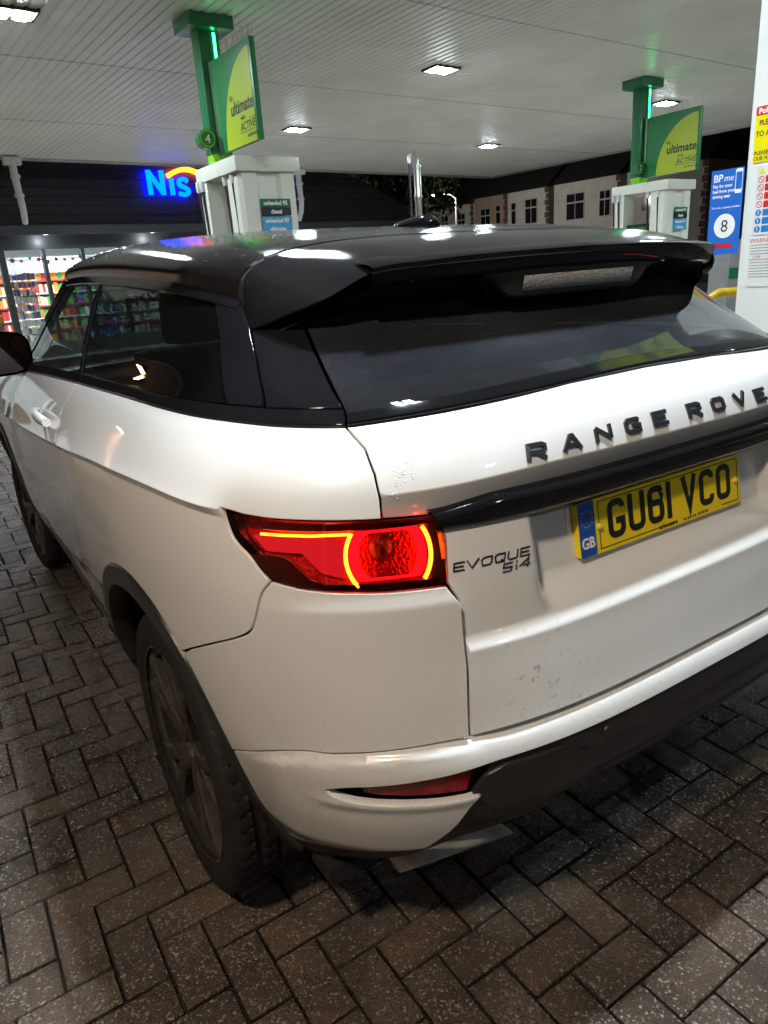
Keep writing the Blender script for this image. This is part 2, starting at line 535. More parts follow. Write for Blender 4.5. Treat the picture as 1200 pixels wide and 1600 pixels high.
canopy_light(.05, -4.6, 'twin white ceiling lamp above the car bonnet', PW * .22)
canopy_light(5.8, -4.6, 'twin white ceiling lamp above the lane right of the car', PW * .5)
canopy_light(-.85, -7.8, 'twin white ceiling lamp above the back of the car', PW * 1.8)
canopy_light(5.8, -9.2, 'twin white ceiling lamp right of the viewer', PW * .1)
canopy_light(11.6, -4.6, 'twin white ceiling lamp above the far right lane', PW)
canopy_light(.1, -13.8, 'twin white ceiling lamp behind the viewer', PW * .12)
# pale apron added beyond the paving to bounce light up to the canopy
M['concrete'] = mat('damp_concrete', (.48, .46, .42), .6, noise=(1.2, .3, (.38, .36, .33)), bump=(80, .15), coords='Object')
M['tarmac'] = mat('wet_tarmac', (.04, .04, .042), .35, noise=(2, .3), bump=(120, .3))
for nm, (a, b, c, d) in {'apron': (-60, -5.5, -60, 60), 'bounce_apron_right': (4.5, 60, -60, 60), 'bounce_apron_back': (-5.5, 4.5, 11, 60), 'bounce_apron_front': (-5.5, 4.5, -60, -4.5)}.items():
    tag(MB().box(a, b, c, d, -.012, -.004).build('concrete_' + nm, M['concrete'] if nm != 'apron' else M['tarmac'], smooth=False), kind='structure')

# ================================================================== lamps outside the canopy grid
def floodlight(loc, target, label, power, col, size=.3, group=None, mast=None):
    root = empty('floodlight', loc)
    d = (Vector(target) - Vector(loc)).normalized()
    root.rotation_euler = d.to_track_quat('-Z', 'Y').to_euler()
    tag(root, label, 'floodlight', group)
    MB().box(-.2, .2, -.15, .15, .0, .07, .01).build('lamp_body', M['black_plastic'], root)
    MB().box(-.18, .18, -.13, .13, -.006, .001).build('lamp_face', M['led_warm'], root, smooth=False)
    MB().tube([(-.21, 0, .03), (-.21, 0, .14), (0, 0, .16), (.21, 0, .14), (.21, 0, .03)], .012, 8).build('bracket', M['galv'], root)
    if mast:
        inv_ = root.rotation_euler.to_matrix().inverted()
        MB().tube([tuple(inv_ @ (Vector(q) - Vector(loc))) for q in ((mast[0], mast[1], 0), (mast[0], mast[1], loc[2] - .1), (mast[0] * .6 + loc[0] * .4, mast[1] * .6 + loc[1] * .4, loc[2] + .12), (loc[0], loc[1], loc[2] + .14))], [.06, .05, .035, .03], 10).build('mast', M['galv'], root)
    ld = bpy.data.lights.new('flood_lamp', 'AREA'); ld.shape = 'RECTANGLE'; ld.size = size; ld.size_y = size * .7
    ld.energy = power; ld.color = col; ld.spread = math.radians(150)
    lo = bpy.data.objects.new('flood_beam', ld); COL.objects.link(lo); lo.parent = root; lo.location = (0, 0, -.012)
    return root
floodlight((-2.5, -1.1, 3.95), (-1.0, .9, .3), 'warm floodlight on a mast behind the viewer', 56, (1.0, .84, .66), mast=(-3.6, -1.9))

# ================================================================== brick wall left of the car (seen mirrored in the side glass)
def brick_mat():
    m = mat('red_brick', (.30, .13, .08), .8)
    n, l = nodes_of(m); b = n['Principled BSDF']
    tc = n.new('ShaderNodeTexCoord'); br = n.new('ShaderNodeTexBrick')
    mp = n.new('ShaderNodeMapping'); mp.inputs['Rotation'].default_value = (PI / 2, 0, PI / 2)
    br.inputs['Color1'].default_value = (.34, .16, .09, 1); br.inputs['Color2'].default_value = (.24, .10, .06, 1); br.inputs['Mortar'].default_value = (.30, .26, .22, 1)
    br.inputs['Scale'].default_value = 1; br.inputs['Brick Width'].default_value = .225; br.inputs['Row Height'].default_value = .075; br.inputs['Mortar Size'].default_value = .008
    sw = n.new('ShaderNodeSeparateXYZ'); cb = n.new('ShaderNodeCombineXYZ')
    l.new(tc.outputs['Object'], sw.inputs[0]); l.new(sw.outputs[1], cb.inputs[0]); l.new(sw.outputs[2], cb.inputs[1]); l.new(cb.outputs[0], br.inputs['Vector'])
    l.new(br.outputs[0], b.inputs['Base Color'])
    return m
M['brick'] = brick_mat()
bw_ = empty('brick_wall', (-5.4, 0, 0))
tag(bw_, 'red brick wall mirrored in the side window of the car', 'wall')
MB().box(-.12, .12, -2.5, 26, 0, 3.9).build('wall_face', M['brick'], bw_, smooth=False)
MB().box(-.16, .16, -2.55, 26.05, 3.9, 3.97, .01).build('coping', M['concrete'], bw_)
floodlight((-5.2, 19.0, 3.3), (-4.4, 18.9, 0), 'small warm lamp fixed on the brick wall', 60, (1.0, .74, .5), .2)

# ================================================================== fuel pumps
def label_strip(root, x0, x1, y, z0, z1, m, text, size):
    o = MB().box(x0, x1, y - .004, y, z0, z1).build('fuel_label', m, root, smooth=False)
    place_text('label_text', text, size, M['white_ink'], root, ((x0 + x1) / 2, y - .0048, (z0 + z1) / 2 - size * .34), (1, 0, 0), (0, 0, 1), bold=.002, align='CENTER')
    return o
M['diesel_black'] = mat('label_black', (.02, .025, .03), .4)
M['cyan'] = mat('label_cyan', (.06, .36, .62), .4)
M['lightcyan'] = mat('label_pale_cyan', (.25, .62, .66), .4)
M['screen_dark'] = mat('dark_display', (.015, .02, .02), .15, coat=.6)
M['green_tube'] = emit_mat('green_light_tube', (.02, 1.0, .25), 16)
def hose(root, x, y, ztop, zmid):
    MB().tube([(x, y, ztop), (x, y, ztop - .08), (x + .012, y - .01, ztop - .5), (x - .01, y - .03, zmid), (x + .02, y - .02, zmid - .5)], .016, 8).build('hose', M['rubber'], root)
    MB().lathe([(.0, .07), (.03, .07), (.034, .0), (.024, -.05), (0, -.05)], 12, centre=(x, y, ztop)).build('hose_swivel', M['white_plastic'], root)
def pump(x0, y0, rz, number, label, cap):
    """x0,y0 = the corner of the cap nearest the viewer; local x to the right, local y away"""
    g = 'fuel pumps with green posts and sign boards'
    root = empty('fuel_pump', (x0, y0, 0), rz)
    tag(root, label, 'fuel pump', g)
    L, W = 1.14, .80
    c0 = cap - .155
    MB().box(0, W, 0, L, c0, cap, .012).build('top_cap', M['panel_white'], root)
    # front cabinet with its folded vertical panel
    z0 = .15
    cab = [(.06, .05), (.16, .05), (.20, .10), (.27, .12), (.30, .05), (.50, .05), (.54, .12), (.60, .05), (.74, .05), (.74, .36), (.06, .36)]
    cab = [(.05, .10), (.09, .05), (.26, .05), (.30, .09), (.52, .09), (.56, .05), (.73, .05), (.76, .10), (.76, .36), (.05, .36)]
    MB().prism(cab, 2, z0, c0 - .002).build('front_cabinet', M['panel_white'], root, sharp=20)
    MB().prism([(.02, .88), (.30, .88), (.30, 1.12), (.02, 1.12)], 2, z0, c0 - .002).build('rear_post', M['panel_white'], root, smooth=False)
    MB().box(.16, .70, .36, 1.05, z0, 1.55, .01).build('meter_body', M['panel_white'], root)
    MB().box(.12, .70, .42, .98, 1.56, 1.95, .01).build('display_head', M['screen_dark'], root)
    MB().box(.10, .118, .46, .94, 1.60, 1.90).build('display', M['green'], root, smooth=False)
    MB().box(-.05, .95, -.1, 1.3, 0, .15, .02).build('plinth', M['concrete'], root)
    for k, yy in enumerate((.22, .42, .98, 1.09)):
        hose(root, .05 if yy < .6 else .0, yy, c0 - .05, 1.35)
    for k, yy in enumerate((.50, .66, .82)):
        nb = MB().box(.02, .10, yy - .03, yy + .03, 1.05, 1.28, .012)
        nb.tube([(.06, yy, 1.25), (.02, yy, 1.36), (-.02, yy, 1.40)], .013, 8).build('nozzle', M['green'] if k != 1 else M['diesel_black'], root)
    zb = cap - .52
    label_strip(root, .27, .65, .042, zb, zb + .085, M['green'], 'unleaded 95', .062)
    label_strip(root, .27, .65, .042, zb - .09, zb - .005, M['diesel_black'], 'diesel', .062)
    label_strip(root, .27, .65, .042, zb - .185, zb - .10, M['cyan'], 'unleaded 97', .062)
    label_strip(root, .27, .65, .042, zb - .275, zb - .185, M['cyan'], 'ultimate', .062)
    # green post up to the canopy
    px0, px1, py0, py1 = .02, .26, .58, .78
    MB().box(px0, px1, py0, py1, cap + .10, CZ - .13, .008).build('post', M['green'], root)
    MB().box(px0 + .01, px1 - .01, py0 + .01, py1 - .01, cap, cap + .10).build('post_foot', M['lime'], root, smooth=False)
    MB().box(px0 - .14, px1 + .14, py0 - .12, py1 + .12, CZ - .13, CZ + .02, .006).build('post_head', M['green'], root)
    lt = MB().box(px0 + .165, px0 + .19, py0 - .012, py0 + .004, CZ - .60, CZ - .15).build('light_tube', M['green_tube'], root, smooth=False)
    MB().box(px0 + .12, px0 + .235, py0 - .006, py0 + .002, CZ - .62, CZ - .135).build('light_channel', M['green'], root, smooth=False)
    # sign board, flying towards the viewer
    bx0, bx1 = .09, .15
    by0, by1 = py0 - 1.04, py0 - .01
    bz0, bz1 = cap + .08, cap + 1.0
    board = MB().box(bx0, bx1, by0, by1, bz0, bz1, .006).build('sign_board', M['sign_green'], root)
    MB().box(bx0 - .012, bx0 + .005, by1 - .055, by1 - .03, bz0, bz1).build('sign_edge', M['steel'], board, smooth=False)
    bw, bh = by1 - by0, bz1 - bz0
    # lime leaf: everything right of a quarter-ellipse
    pts = []
    for i in range(25):
        a = PI / 2 * i / 24
        pts.append((by0 + .04 + (bw - .30) * math.sin(a), bz1 - .07 - (bh - .07) * (1 - math.cos(a))))
    pts = [(y, z) for y, z in pts]
    q = [(by0 + .04, bz0 + .0)] + [(y, max(bz0 + .002, z)) for y, z in pts]
    xf = bx0 - .004
    leaf = MB(); n = len(q)
    leaf.add([(xf, y, z) for y, z in q] + [(xf + .006, y, z) for y, z in q], [tuple(range(n)), tuple(range(n, 2 * n))[::-1]] + [(i, n + i, n + (i + 1) % n, (i + 1) % n) for i in range(n)])
    leaf.build('sign_leaf', M['sign_lime'], board, smooth=False)
    # thin lighter line along the leaf
    R_, U_ = (0, -1, 0), (0, 0, 1)
    yc = by1 - .46
    def T(s, size, dy, z, bold=0, shear=0, sx=1.0): place_text('sign_text', s, size, M['ink'], board, (xf - .002, yc - dy, z), R_, U_, bold=bold, shear=shear, sx=sx)
    T('bp', .085, -.02, bz0 + .455)
    T('ultimate', .175, -.02, bz0 + .31, .004, .12, .95)
    T('with', .06, .20, bz0 + .235, 0, .1)
    T('ACTIVE', .105, .17, bz0 + .135, .001, .25)
    T('technology', .06, .32, bz0 + .055, 0, .1)
    u_ = MB().box(xf - .002, xf, yc - .50, yc - .16, bz0 + .112, bz0 + .118); u_.box(xf - .002, xf, yc - .58, yc - .40, bz0 + .222, bz0 + .228)
    u_.build('sign_rule', M['ink'], board, smooth=False)
    # pump number disc
    dd = MB().lathe([(0, -.12), (.095, -.12), (.10, -.115), (.10, .0), (0, .0)], 28, axis=1, centre=(px0 - .07, py0 + .06, cap + .24))
    num = dd.build('number_disc', M['green'], root)
    rg = MB().lathe([(.078, -.123), (.088, -.124), (.088, -.118), (.078, -.118)], 28, axis=1, centre=(px0 - .07, py0 + .06, cap + .24)); rg.build('disc_ring', M['lime'], num)
    place_text('disc_number', number, .13, M['white_ink'], num, (px0 - .07, py0 - .066, cap + .195), (1, 0, 0), (0, 0, 1), align='CENTER')
    sp = MB()
    for i in range(26):
        y = by0 + .02 + i * (bw - .3) / 26
        sp.tube([(bx0 + .03, y, bz1), (bx0 + .03 + random.uniform(-.05, .05), y + random.uniform(-.03, .03), bz1 + .13)], .0016, 4)
    sp.build('bird_spikes', M['galv'], board)
    return root
pump(2.085, 7.21, CROT * .6, '4', 'white fuel pump behind the car roof, green post numbered 4', 2.75)
pump(9.86, 7.55, CROT * .6, '2', 'far white fuel pump on the right, green post numbered 2', 2.60)
# third dispenser behind that one, partly hidden by the pillar sign
stp = empty('steel_stand_pipe', (6.9, 10.55, 0))
tag(stp, 'stainless steel stand pipe with hooked top behind the car roof', 'pipe')
MB().lathe([(.064, 0), (.064, 2.62), (.075, 2.64), (.075, 2.70), (.064, 2.72), (.064, 3.13), (.073, 3.14), (.073, 3.2), (0, 3.2)], 20).build('pipe_shaft', M['steel'], stp)
MB().lathe([(.08, 2.05), (.086, 2.06), (.086, 2.20), (.08, 2.22)], 20, closed=True).build('pipe_collar', M['steel'], stp)
MB().tube([(.0, 0, 3.18), (.0, 0, 3.26), (-.02, 0, 3.34), (-.08, 0, 3.385), (-.14, 0, 3.36), (-.165, 0, 3.29), (-.165, 0, 3.22)], .034, 10).build('pipe_hook', M['steel'], stp)
MB().tube([(-.165, 0, 3.24), (-.165, 0, 1.2)], .022, 8).build('pipe_cable', M['rubber'], stp)

# ================================================================== white pillar with notices, payment sign, barrier
pil = empty('canopy_pillar', (2.6, 1.645, 0))
tag(pil, 'white square pillar cut by the right edge of the picture', 'pillar')
MB().box(0, .62, -.62, 0, 0, CZ + .01, .02).build('pillar_shaft', M['pillar_white'], pil)
MB().box(-.02, .66, -.66, .02, 0, .35, .02).build('pillar_base', M['black_plastic'], pil)
X = 2.598
Rm, Um = (0, -1, 0), (0, 0, 1)
def flat(name, y0, y1, z0, z1, m, parent=None, x=X, t=.003, r=.012):
    o = rrect(-y0, -y1, z0, z1, r, 3) if r else [(-y0, z0), (-y1, z0), (-y1, z1), (-y0, z1)]
    n = len(o)
    V = [(x - t, -a, b) for a, b in o] + [(x, -a, b) for a, b in o]
    F = [tuple(range(n)), tuple(range(n, 2 * n))[::-1]] + [(i, n + i, n + (i + 1) % n, (i + 1) % n) for i in range(n)]
    return mesh(name, V, F, m, parent, smooth=False)
def ptext(s, size, y, z, m, parent, bold=0, x=X - .0036, align='LEFT', sx=1.0, shear=0):
    return place_text('print', s, size, m, parent, (x, y, z), Rm, Um, bold=bold, align=align, sx=sx, shear=shear, thick=.0003)
ps = flat('payment_sign', 1.835, 1.649, 1.415, 1.843, M['sign_blue'], None, X - .002, .004, 0)
tag(ps, 'blue pay-by-phone sign with the number 8 fixed to the white pillar', 'sign')
xs_ = X - .0066
ptext('BP', .052, 1.822, 1.785, M['white_ink'], ps, .001, xs_); ptext('me', .046, 1.762, 1.785, M['white_ink'], ps, .0, xs_, shear=.2)
for i, t in enumerate(('Pay for your', 'fuel from your', 'driving seat')): ptext(t, .0225, 1.822, 1.756 - .026 * i, M['white_ink'], ps, .0006, xs_)
ptext('You are at pump number', .0165, 1.823, 1.650, M['white_ink'], ps, 0, xs_)
dc = MB().disc(.062, (xs_, 1.738, 1.560), 0, 40); dc.V = [(v[0], v[1], v[2]) for v in dc.V]; dc.build('number_disc', M['white_ink'], ps, smooth=False)
ptext('8', .088, 1.738, 1.530, M['ink'], ps, 0, xs_ - .001, 'CENTER')
flat('red_note', 1.80, 1.685, 1.448, 1.470, M['red'], ps, X - .006, .001, .003)
ptext('Do not use your phone', .0085, 1.795, 1.4605, M['white_ink'], ps, 0, X - .0075) if False else None
ph = flat('phone_picture', 1.694, 1.654, 1.718, 1.838, M['white_ink'], ps, X - .006, .001, .008)
flat('phone_screen', 1.690, 1.657, 1.738, 1.822, M['sign_blue'], ph, X - .0072, .0006, .002)
yn = flat('yellow_notice', 1.612, 1.30, 1.850, 2.110, M['yellow'], None)
tag(yn, 'yellow notice with red heading on the white pillar', 'notice')
flat('red_heading', 1.611, 1.301, 2.068, 2.109, M['red'], yn, X - .003, .0008, .008)
ptext('Polite Notice', .036, 1.598, 2.076, M['white_ink'], yn, .0012, X - .0045)
ptext('PLEASE', .034, 1.590, 2.022, M['ink'], yn, .0006, X - .0042, sx=.9)
ptext('TO A', .034, 1.604, 1.972, M['ink'], yn, .0006, X - .0042, sx=.9)
ptext('PLEASE', .026, 1.604, 1.886, M['ink'], yn, .0004, X - .0042, sx=.9)
ptext('OUR N', .026, 1.606, 1.860, M['ink'], yn, .0004, X - .0042, sx=.9)
tb = flat('safety_notice', 1.580, 1.33, 1.500, 1.832, M['paper'], None)
tag(tb, 'white safety notice with a column of round symbols, below the yellow notice', 'notice')
for k in range(8):
    z = 1.808 - .040 * k
    if k == 0:
        MB().add([(X - .0045, 1.568, z - .013), (X - .0045, 1.536, z - .013), (X - .0045, 1.552, z + .017)], [(0, 1, 2)]).build('warning_triangle', M['yellow'], tb, smooth=False)
    elif k < 5:
        V, F = ribbon([(.0145 * math.cos(a), .0145 * math.sin(a)) for a in np.linspace(0, 2 * PI, 25)[:-1]], .0035, True)
        b_ = MB().add([(X - .0045, 1.552 - a, z + b) for a, b in V], F); V, F = ribbon([(-.010, .010), (.010, -.010)], .003); b_.add([(X - .0045, 1.552 - a, z + b) for a, b in V], F)
        b_.build('ban_symbol', M['red'], tb, smooth=False)
        flat('red_row', 1.530, 1.345, z - .016, z + .016, M['red'], tb, X - .003, .0008, 0)
    else:
        MB().disc(.016, (X - .0045, 1.552, z), 0, 24).build('order_symbol', M['blue_print'], tb, smooth=False)
        ptext('!', .026, 1.5555, z - .009, M['white_ink'], tb, .001, X - .005)
        flat('blue_row', 1.530, 1.345, z - .016, z + .016, M['blue_print'], tb, X - .003, .0008, 0)
wn = flat('warning_notice', 1.590, 1.32, 1.240, 1.492, M['paper'], None)
tag(wn, 'white warning notice in small print, lowest on the white pillar', 'notice')
ptext('WARNING', .030, 1.584, 1.462, M['red'], wn, 0, X - .0036)
gl_ = MB()
for k in range(12):
    if k == 4: continue
    z = 1.447 - .0145 * k
    gl_.box(X - .0040, X - .0033, 1.33 + random.uniform(0, .05), 1.578, z, z + .0045)
gl_.build('small_print', M['grey_ink'], wn, smooth=False)
ptext('£100', .020, 1.560, 1.384, M['red'], wn, 0, X - .0042)
# sign board over the next pump, mirrored in the rear screen of the car
sb = empty('sign_board', (2.50, 1.60, 0))
tag(sb, 'green and lime board high on the white pillar, mirrored in the rear screen', 'sign')
MB().box(-.03, .03, -.96, .0, 2.70, 3.60, .006).build('board', M['sign_green'], sb)
lf = [(-.94, 2.705)] + [(-.94 + .74 * math.sin(PI / 2 * i / 20), max(2.707, 3.53 - .82 * (1 - math.cos(PI / 2 * i / 20)))) for i in range(21)]
MB().add([(-.034, a, b) for a, b in lf], [tuple(range(len(lf)))]).build('leaf', M['sign_lime'], sb, smooth=False)
place_text('board_text', 'ultimate', .17, M['ink'], sb, (-.036, -.36, 3.01), Rm, Um, bold=.004, shear=.12)
place_text('board_text', 'ACTIVE', .105, M['ink'], sb, (-.036, -.52, 2.84), Rm, Um, bold=.001, shear=.25)
MB().box(-.05, .05, -.08, .03, 2.71, 3.59).build('board_bracket', M['green'], sb, smooth=False)
hb = empty('hoop_barrier', (6.95, 4.15, 0), math.radians(-20))
tag(hb, 'yellow hoop barrier between the pillar and the far pump', 'barrier')
MB().tube([(-.6, 0, 0), (-.6, 0, .80), (-.56, 0, .92), (-.45, 0, .97), (.45, 0, .97), (.56, 0, .92), (.6, 0, .80), (.6, 0, 0)], .048, 12).build('hoop', M['yellow_paint'], hb)
for sx in (-.6, .6): MB().lathe([(.05, 0), (.10, 0), (.10, .012), (.05, .02)], 16, centre=(sx, 0, 0)).build('foot_plate', M['galv'], hb)
# low service cabinet in the dark behind the barrier
cab_ = empty('service_cabinet', (9.6, 5.6, 0), math.radians(-30))
tag(cab_, 'dim grey cabinet with a dark green stripe under the blue sign', 'cabinet')
MB().box(-.7, .7, -.3, .3, 0, 1.55, .02).build('cabinet_body', mat('grey_cabinet', (.28, .28, .27), .5, noise=(6, .25)), cab_)
MB().box(-.69, .69, -.306, -.299, 1.02, 1.17).build('cabinet_stripe', M['green'], cab_, smooth=False)
MB().box(-.01, .01, -.306, -.299, .05, 1.0).build('cabinet_seam', M['black_plastic'], cab_, smooth=False)

# ================================================================== shop
SH = math.radians(8)
shop = empty('shop_building', (1.0, 19.3, 0), SH)
tag(shop, 'dark shop with lit window and glowing blue and yellow sign', 'shop')
M['clad'] = mat('dark_timber_cladding', (.022, .022, .028), .5, noise=(3, .4, (.040, .034, .034)), bump=(40, .2))
M['mullion'] = mat('grey_window_frame', (.045, .05, .055), .4)
M['shop_wall'] = mat('shop_interior_wall', (.62, .64, .64), .7)
u_a, u_b = -5.0, 11.0
# upper cladding: one board above the other, cut by the sloping end on the right
for k in range(12):
    z0, z1 = 2.92 + .205 * k, 2.92 + .205 * k + .195
    uend = 13.6 - max(0, (z0 - 3.35)) * 2.6
    MB().prism([(u_a, z0), (uend, z0), (uend - .5, z1), (u_a, z1)], 1, -.03 + .006 * (k % 2), .2).build('cladding_board', M['clad'], shop, smooth=False)
MB().box(u_a, 13.7, .0, .25, 0, 2.9).build('wall_core', M['clad'], shop, smooth=False) if False else None
MB().box(6.6, 13.8, .02, .25, 0, 2.90).build('side_wall', M['clad'], shop, smooth=False)
MB().box(u_a, 6.6, -.9, .0, 2.86, 2.92).build('soffit', mat('soffit_board', (.16, .17, .19), .4), shop, smooth=False)
MB().box(u_a, 6.6, -.08, .18, 2.53, 2.86).build('window_head', M['mullion'], shop, smooth=False)
MB().box(u_a, 13.7, -.93, -.9, 2.80, 3.0).build('soffit_edge', M['mullion'], shop, smooth=False)
M['downlight'] = emit_mat('soffit_downlight', (.85, .93, 1.0), 14)
for k, uu in enumerate((.9, 3.6, 6.2, -2)):
    MB().lathe([(0, 0), (.06, 0), (.07, .012), (.07, .02)], 16, centre=(uu, -.45, 2.845)).build('downlight', M['downlight'], shop)
    ld = bpy.data.lights.new('soffit_lamp', 'POINT'); ld.energy = 9; ld.shadow_soft_size = .05; ld.color = (.85, .93, 1)
    lo = bpy.data.objects.new('soffit_lamp', ld); COL.objects.link(lo); lo.parent = shop; lo.location = (uu, -.45, 2.72)
posts = [-4.9, -3.9, -2.95, -2.0, -1.02, -.03, .92, 1.87, 2.82, 3.77, 4.72, 5.65, 6.55]
M['shop_glass'] = glass_mat('shop_glass', (.92, .95, .95), .01)
for i, uu in enumerate(posts):
    w = .065 if i != 5 else .11
    MB().box(uu - w, uu + w * .3, -.04, .10, 0, 2.53).build('mullion', M['mullion'], shop, smooth=False)
for a, b in zip(posts[:-1], posts[1:]):
    MB().add([(a + .03, .03, .35), (b - .06, .03, .35), (b - .06, .03, 2.53), (a + .03, .03, 2.53)], [(0, 1, 2, 3)]).build('window_pane', M['shop_glass'], shop, smooth=False)
MB().box(u_a, 6.6, -.05, .12, 0, .35).build('window_plinth', mat('render_plinth', (.35, .33, .27), .7), shop, smooth=False)
# room behind the glass
MB().add([(u_a, 7, 0), (8, 7, 0), (8, 7, 2.9), (u_a, 7, 2.9), (u_a, .2, 0), (8, .2, 0), (8, .2, 2.9), (u_a, .2, 2.9)],
         [(0, 1, 2, 3), (4, 0, 3, 7), (1, 5, 6, 2), (4, 5, 1, 0), (3, 2, 6, 7)]).build('shop_room', M['shop_wall'], shop, smooth=False)
M['shop_tube'] = emit_mat('shop_light_panel', (.9, .97, 1.0), 9)
for a in (-3.2, -.6, 2.0, 4.6):
    for d_ in (1.3, 3.6):
        MB().box(a - .6, a + .6, d_ - .15, d_ + .15, 2.86, 2.89).build('light_panel', M['shop_tube'], shop, smooth=False)
    ld = bpy.data.lights.new('shop_lamp', 'AREA'); ld.shape = 'RECTANGLE'; ld.size = 1.2; ld.size_y = 2.6; ld.energy = 130; ld.color = (.9, .97, 1)
    lo = bpy.data.objects.new('shop_lamp', ld); COL.objects.link(lo); lo.parent = shop; lo.location = (a, 2.4, 2.83)
# illuminated letters
M['sign_lit'] = emit_mat('lit_blue_letter', (.0, .042, 1.0), 10)
M['sign_side'] = emit_mat('lit_blue_rim', (.0, .002, 1.0), 40.0)
M['sign_yellow'] = emit_mat('lit_yellow_swoosh', (1.0, .17, .006), 12)
M['sign_dim'] = mat('unlit_blue_letter', (.02, .04, .25), .4)
NI = {'N': ([[(.05, 0), (.05, .59)], [(.05, .56), (.41, .03)], [(.41, 0), (.41, .59)]], 3.81, .105, True),
      'i': ([[(.05, 0), (.05, .41)]], 4.43, .105, True),
      's': ([[(.33, .34)] + arc(.20, .31, .13, .09, 60, 200, 6) + [(.10, .24), (.24, .18)] + arc(.20, .10, .13, .09, 20, -130, 6) + [(.04, .03)]], 4.62, .095, True),
      'a': ([arc(.16, .18, .14, .17, 20, 340, 14)], 5.10, .09, False), 'a_': ([[(.34, .0), (.34, .38)]], 5.10, .10, True)}
sgn = empty('sign_letters', (0, 0, 0), 0, shop)
for k, (st_, uo, w_, lit) in NI.items():
    V, F = solid_strokes(st_, w_, lambda a, b, t: (uo + a, -.12 - t, 3.785 + b), .0, .07)
    mesh('sign_letter', V, F, M['sign_lit'] if lit else M['sign_dim'], sgn, smooth=False)
    if lit:
        V, F = solid_strokes(st_, w_ * 1.2, lambda a, b, t: (uo + a, -.12 - t, 3.785 + b), -.010, -.002)
        mesh('letter_halo', V, F, M['sign_side'], sgn, smooth=False)
V, F = solid_strokes([[(u_, z_) for u_, z_ in zip(np.linspace(4.42, 5.46, 14), 4.24 + .19 * np.sin(np.linspace(.1, 2.9, 14)))]], .10, lambda a, b, t: (a, -.05 - t, b), 0, .10)
mesh('sign_swoosh', V, F, M['sign_yellow'], sgn, smooth=False)
V, F = solid_strokes([[(5.56, 3.82), (5.54, 3.95), (5.55, 4.06)]], .11, lambda a, b, t: (a, -.05 - t, b), 0, .10)
mesh('sign_swoosh', V, F, M['sign_yellow'], sgn, smooth=False)
# chiller cabinets, card rack and bunting inside
def in_shop(u, d, z):
    return (1.0 + u * math.cos(SH) - d * math.sin(SH), 19.3 + u * math.sin(SH) + d * math.cos(SH), z)
PACKS = [mat('pack_%s' % n, c, .45) for n, c in (('red', (.55, .04, .05)), ('orange', (.75, .28, .04)), ('cream', (.75, .68, .45)), ('green', (.12, .42, .12)), ('white', (.8, .8, .8)), ('blue', (.10, .18, .5)), ('purple', (.28, .12, .38)), ('brown', (.22, .12, .08)))]
def packs(parent, u0_, u1_, y, z, hs, mats, dep=.12):
    by = {}
    u_ = u0_
    while u_ < u1_ - .05:
        w = random.uniform(.06, .12); m_ = random.choice(mats); h_ = hs * random.uniform(.7, 1)
        by.setdefault(m_, MB()).box(u_, u_ + w * .92, y, y + dep, z, z + h_)
        u_ += w
    for m_, b in by.items(): tag(b.build('packets', PACKS[m_], parent, smooth=False), kind='stuff')
shelf_specs = [(-.6, 'tall shelf of red and orange packets by the left shop window', (0, 1, 2)), (.95, 'chiller shelves of cream and red packets behind the left window', (0, 2, 1, 3)), (2.5, 'chiller shelves of green and white packets in the shop', (3, 4, 5, 6)), (4.05, 'chiller shelves of mixed packets at the right of the shop', (2, 4, 6, 7))]
for (ua, lab, ms) in shelf_specs:
    sh_ = empty('shop_shelf', in_shop(ua, 3.0, 0), SH)
    tag(sh_, lab, 'shelf unit', 'shelf units in the shop')
    MB().box(0, 1.5, .42, .46, 0, 2.25).build('back_panel', M['shop_wall'], sh_, smooth=False)
    for k in range(6):
        z = .15 + .34 * k
        MB().box(0, 1.5, 0, .42, z, z + .025).build('shelf_board', M['white_plastic'], sh_, smooth=False)
        MB().box(0, 1.5, -.008, .0, z - .01, z + .03).build('price_strip', PACKS[0] if k % 2 else M['white_plastic'], sh_, smooth=False)
        packs(sh_, .03, 1.47, .06, z + .025, .28, ms)
hd_ = MB().box(-.6, 5.5, 2.88, 2.98, 2.08, 2.50).build('chiller_heading', mat('chiller_header', (.42, .47, .50), .5), shop, smooth=False)
place_text('heading_text', 'CHILLED FOOD', .20, M['white_ink'], shop, (.42, 2.87, 2.24), (1, 0, 0), (0, 0, 1), bold=.01)
rk = empty('card_rack', in_shop(.18, .9, 0), SH)
tag(rk, 'wire rack full of cards and small goods just inside the shop window', 'rack')
for k in range(9):
    packs(rk, 0, .66, .0, .35 + .19 * k, .17, (4, 5, 6, 7, 4, 4), .02)
for uu in (0, .22, .44, .66): MB().box(uu - .006, uu + .006, -.03, -.01, .1, 2.1).build('rack_wire', M['steel'], rk, smooth=False)
rb_ = empty('bottle_rack', in_shop(-1.25, .8, 0), SH)
tag(rb_, 'rack of brown and red bottles at the left edge of the shop window', 'rack')
for k in range(8): packs(rb_, 0, 1.1, 0, .2 + .22 * k, .20, (7, 1, 0, 7), .05)
bt = empty('bunting', in_shop(0, .10, 0), SH)
tag(bt, 'string of pink, red and white bows across the top of the shop window', 'bunting')
sw_ = [(u_, 0, 2.36 - .07 * math.sin(PI * ((u_ + .03) % .95) / .95)) for u_ in np.linspace(-.9, 3.7, 60)]
MB().tube(sw_, .008, 5).build('string', M['white_ink'], bt)
M['pink'] = mat('pink_bow', (.75, .12, .25), .6)
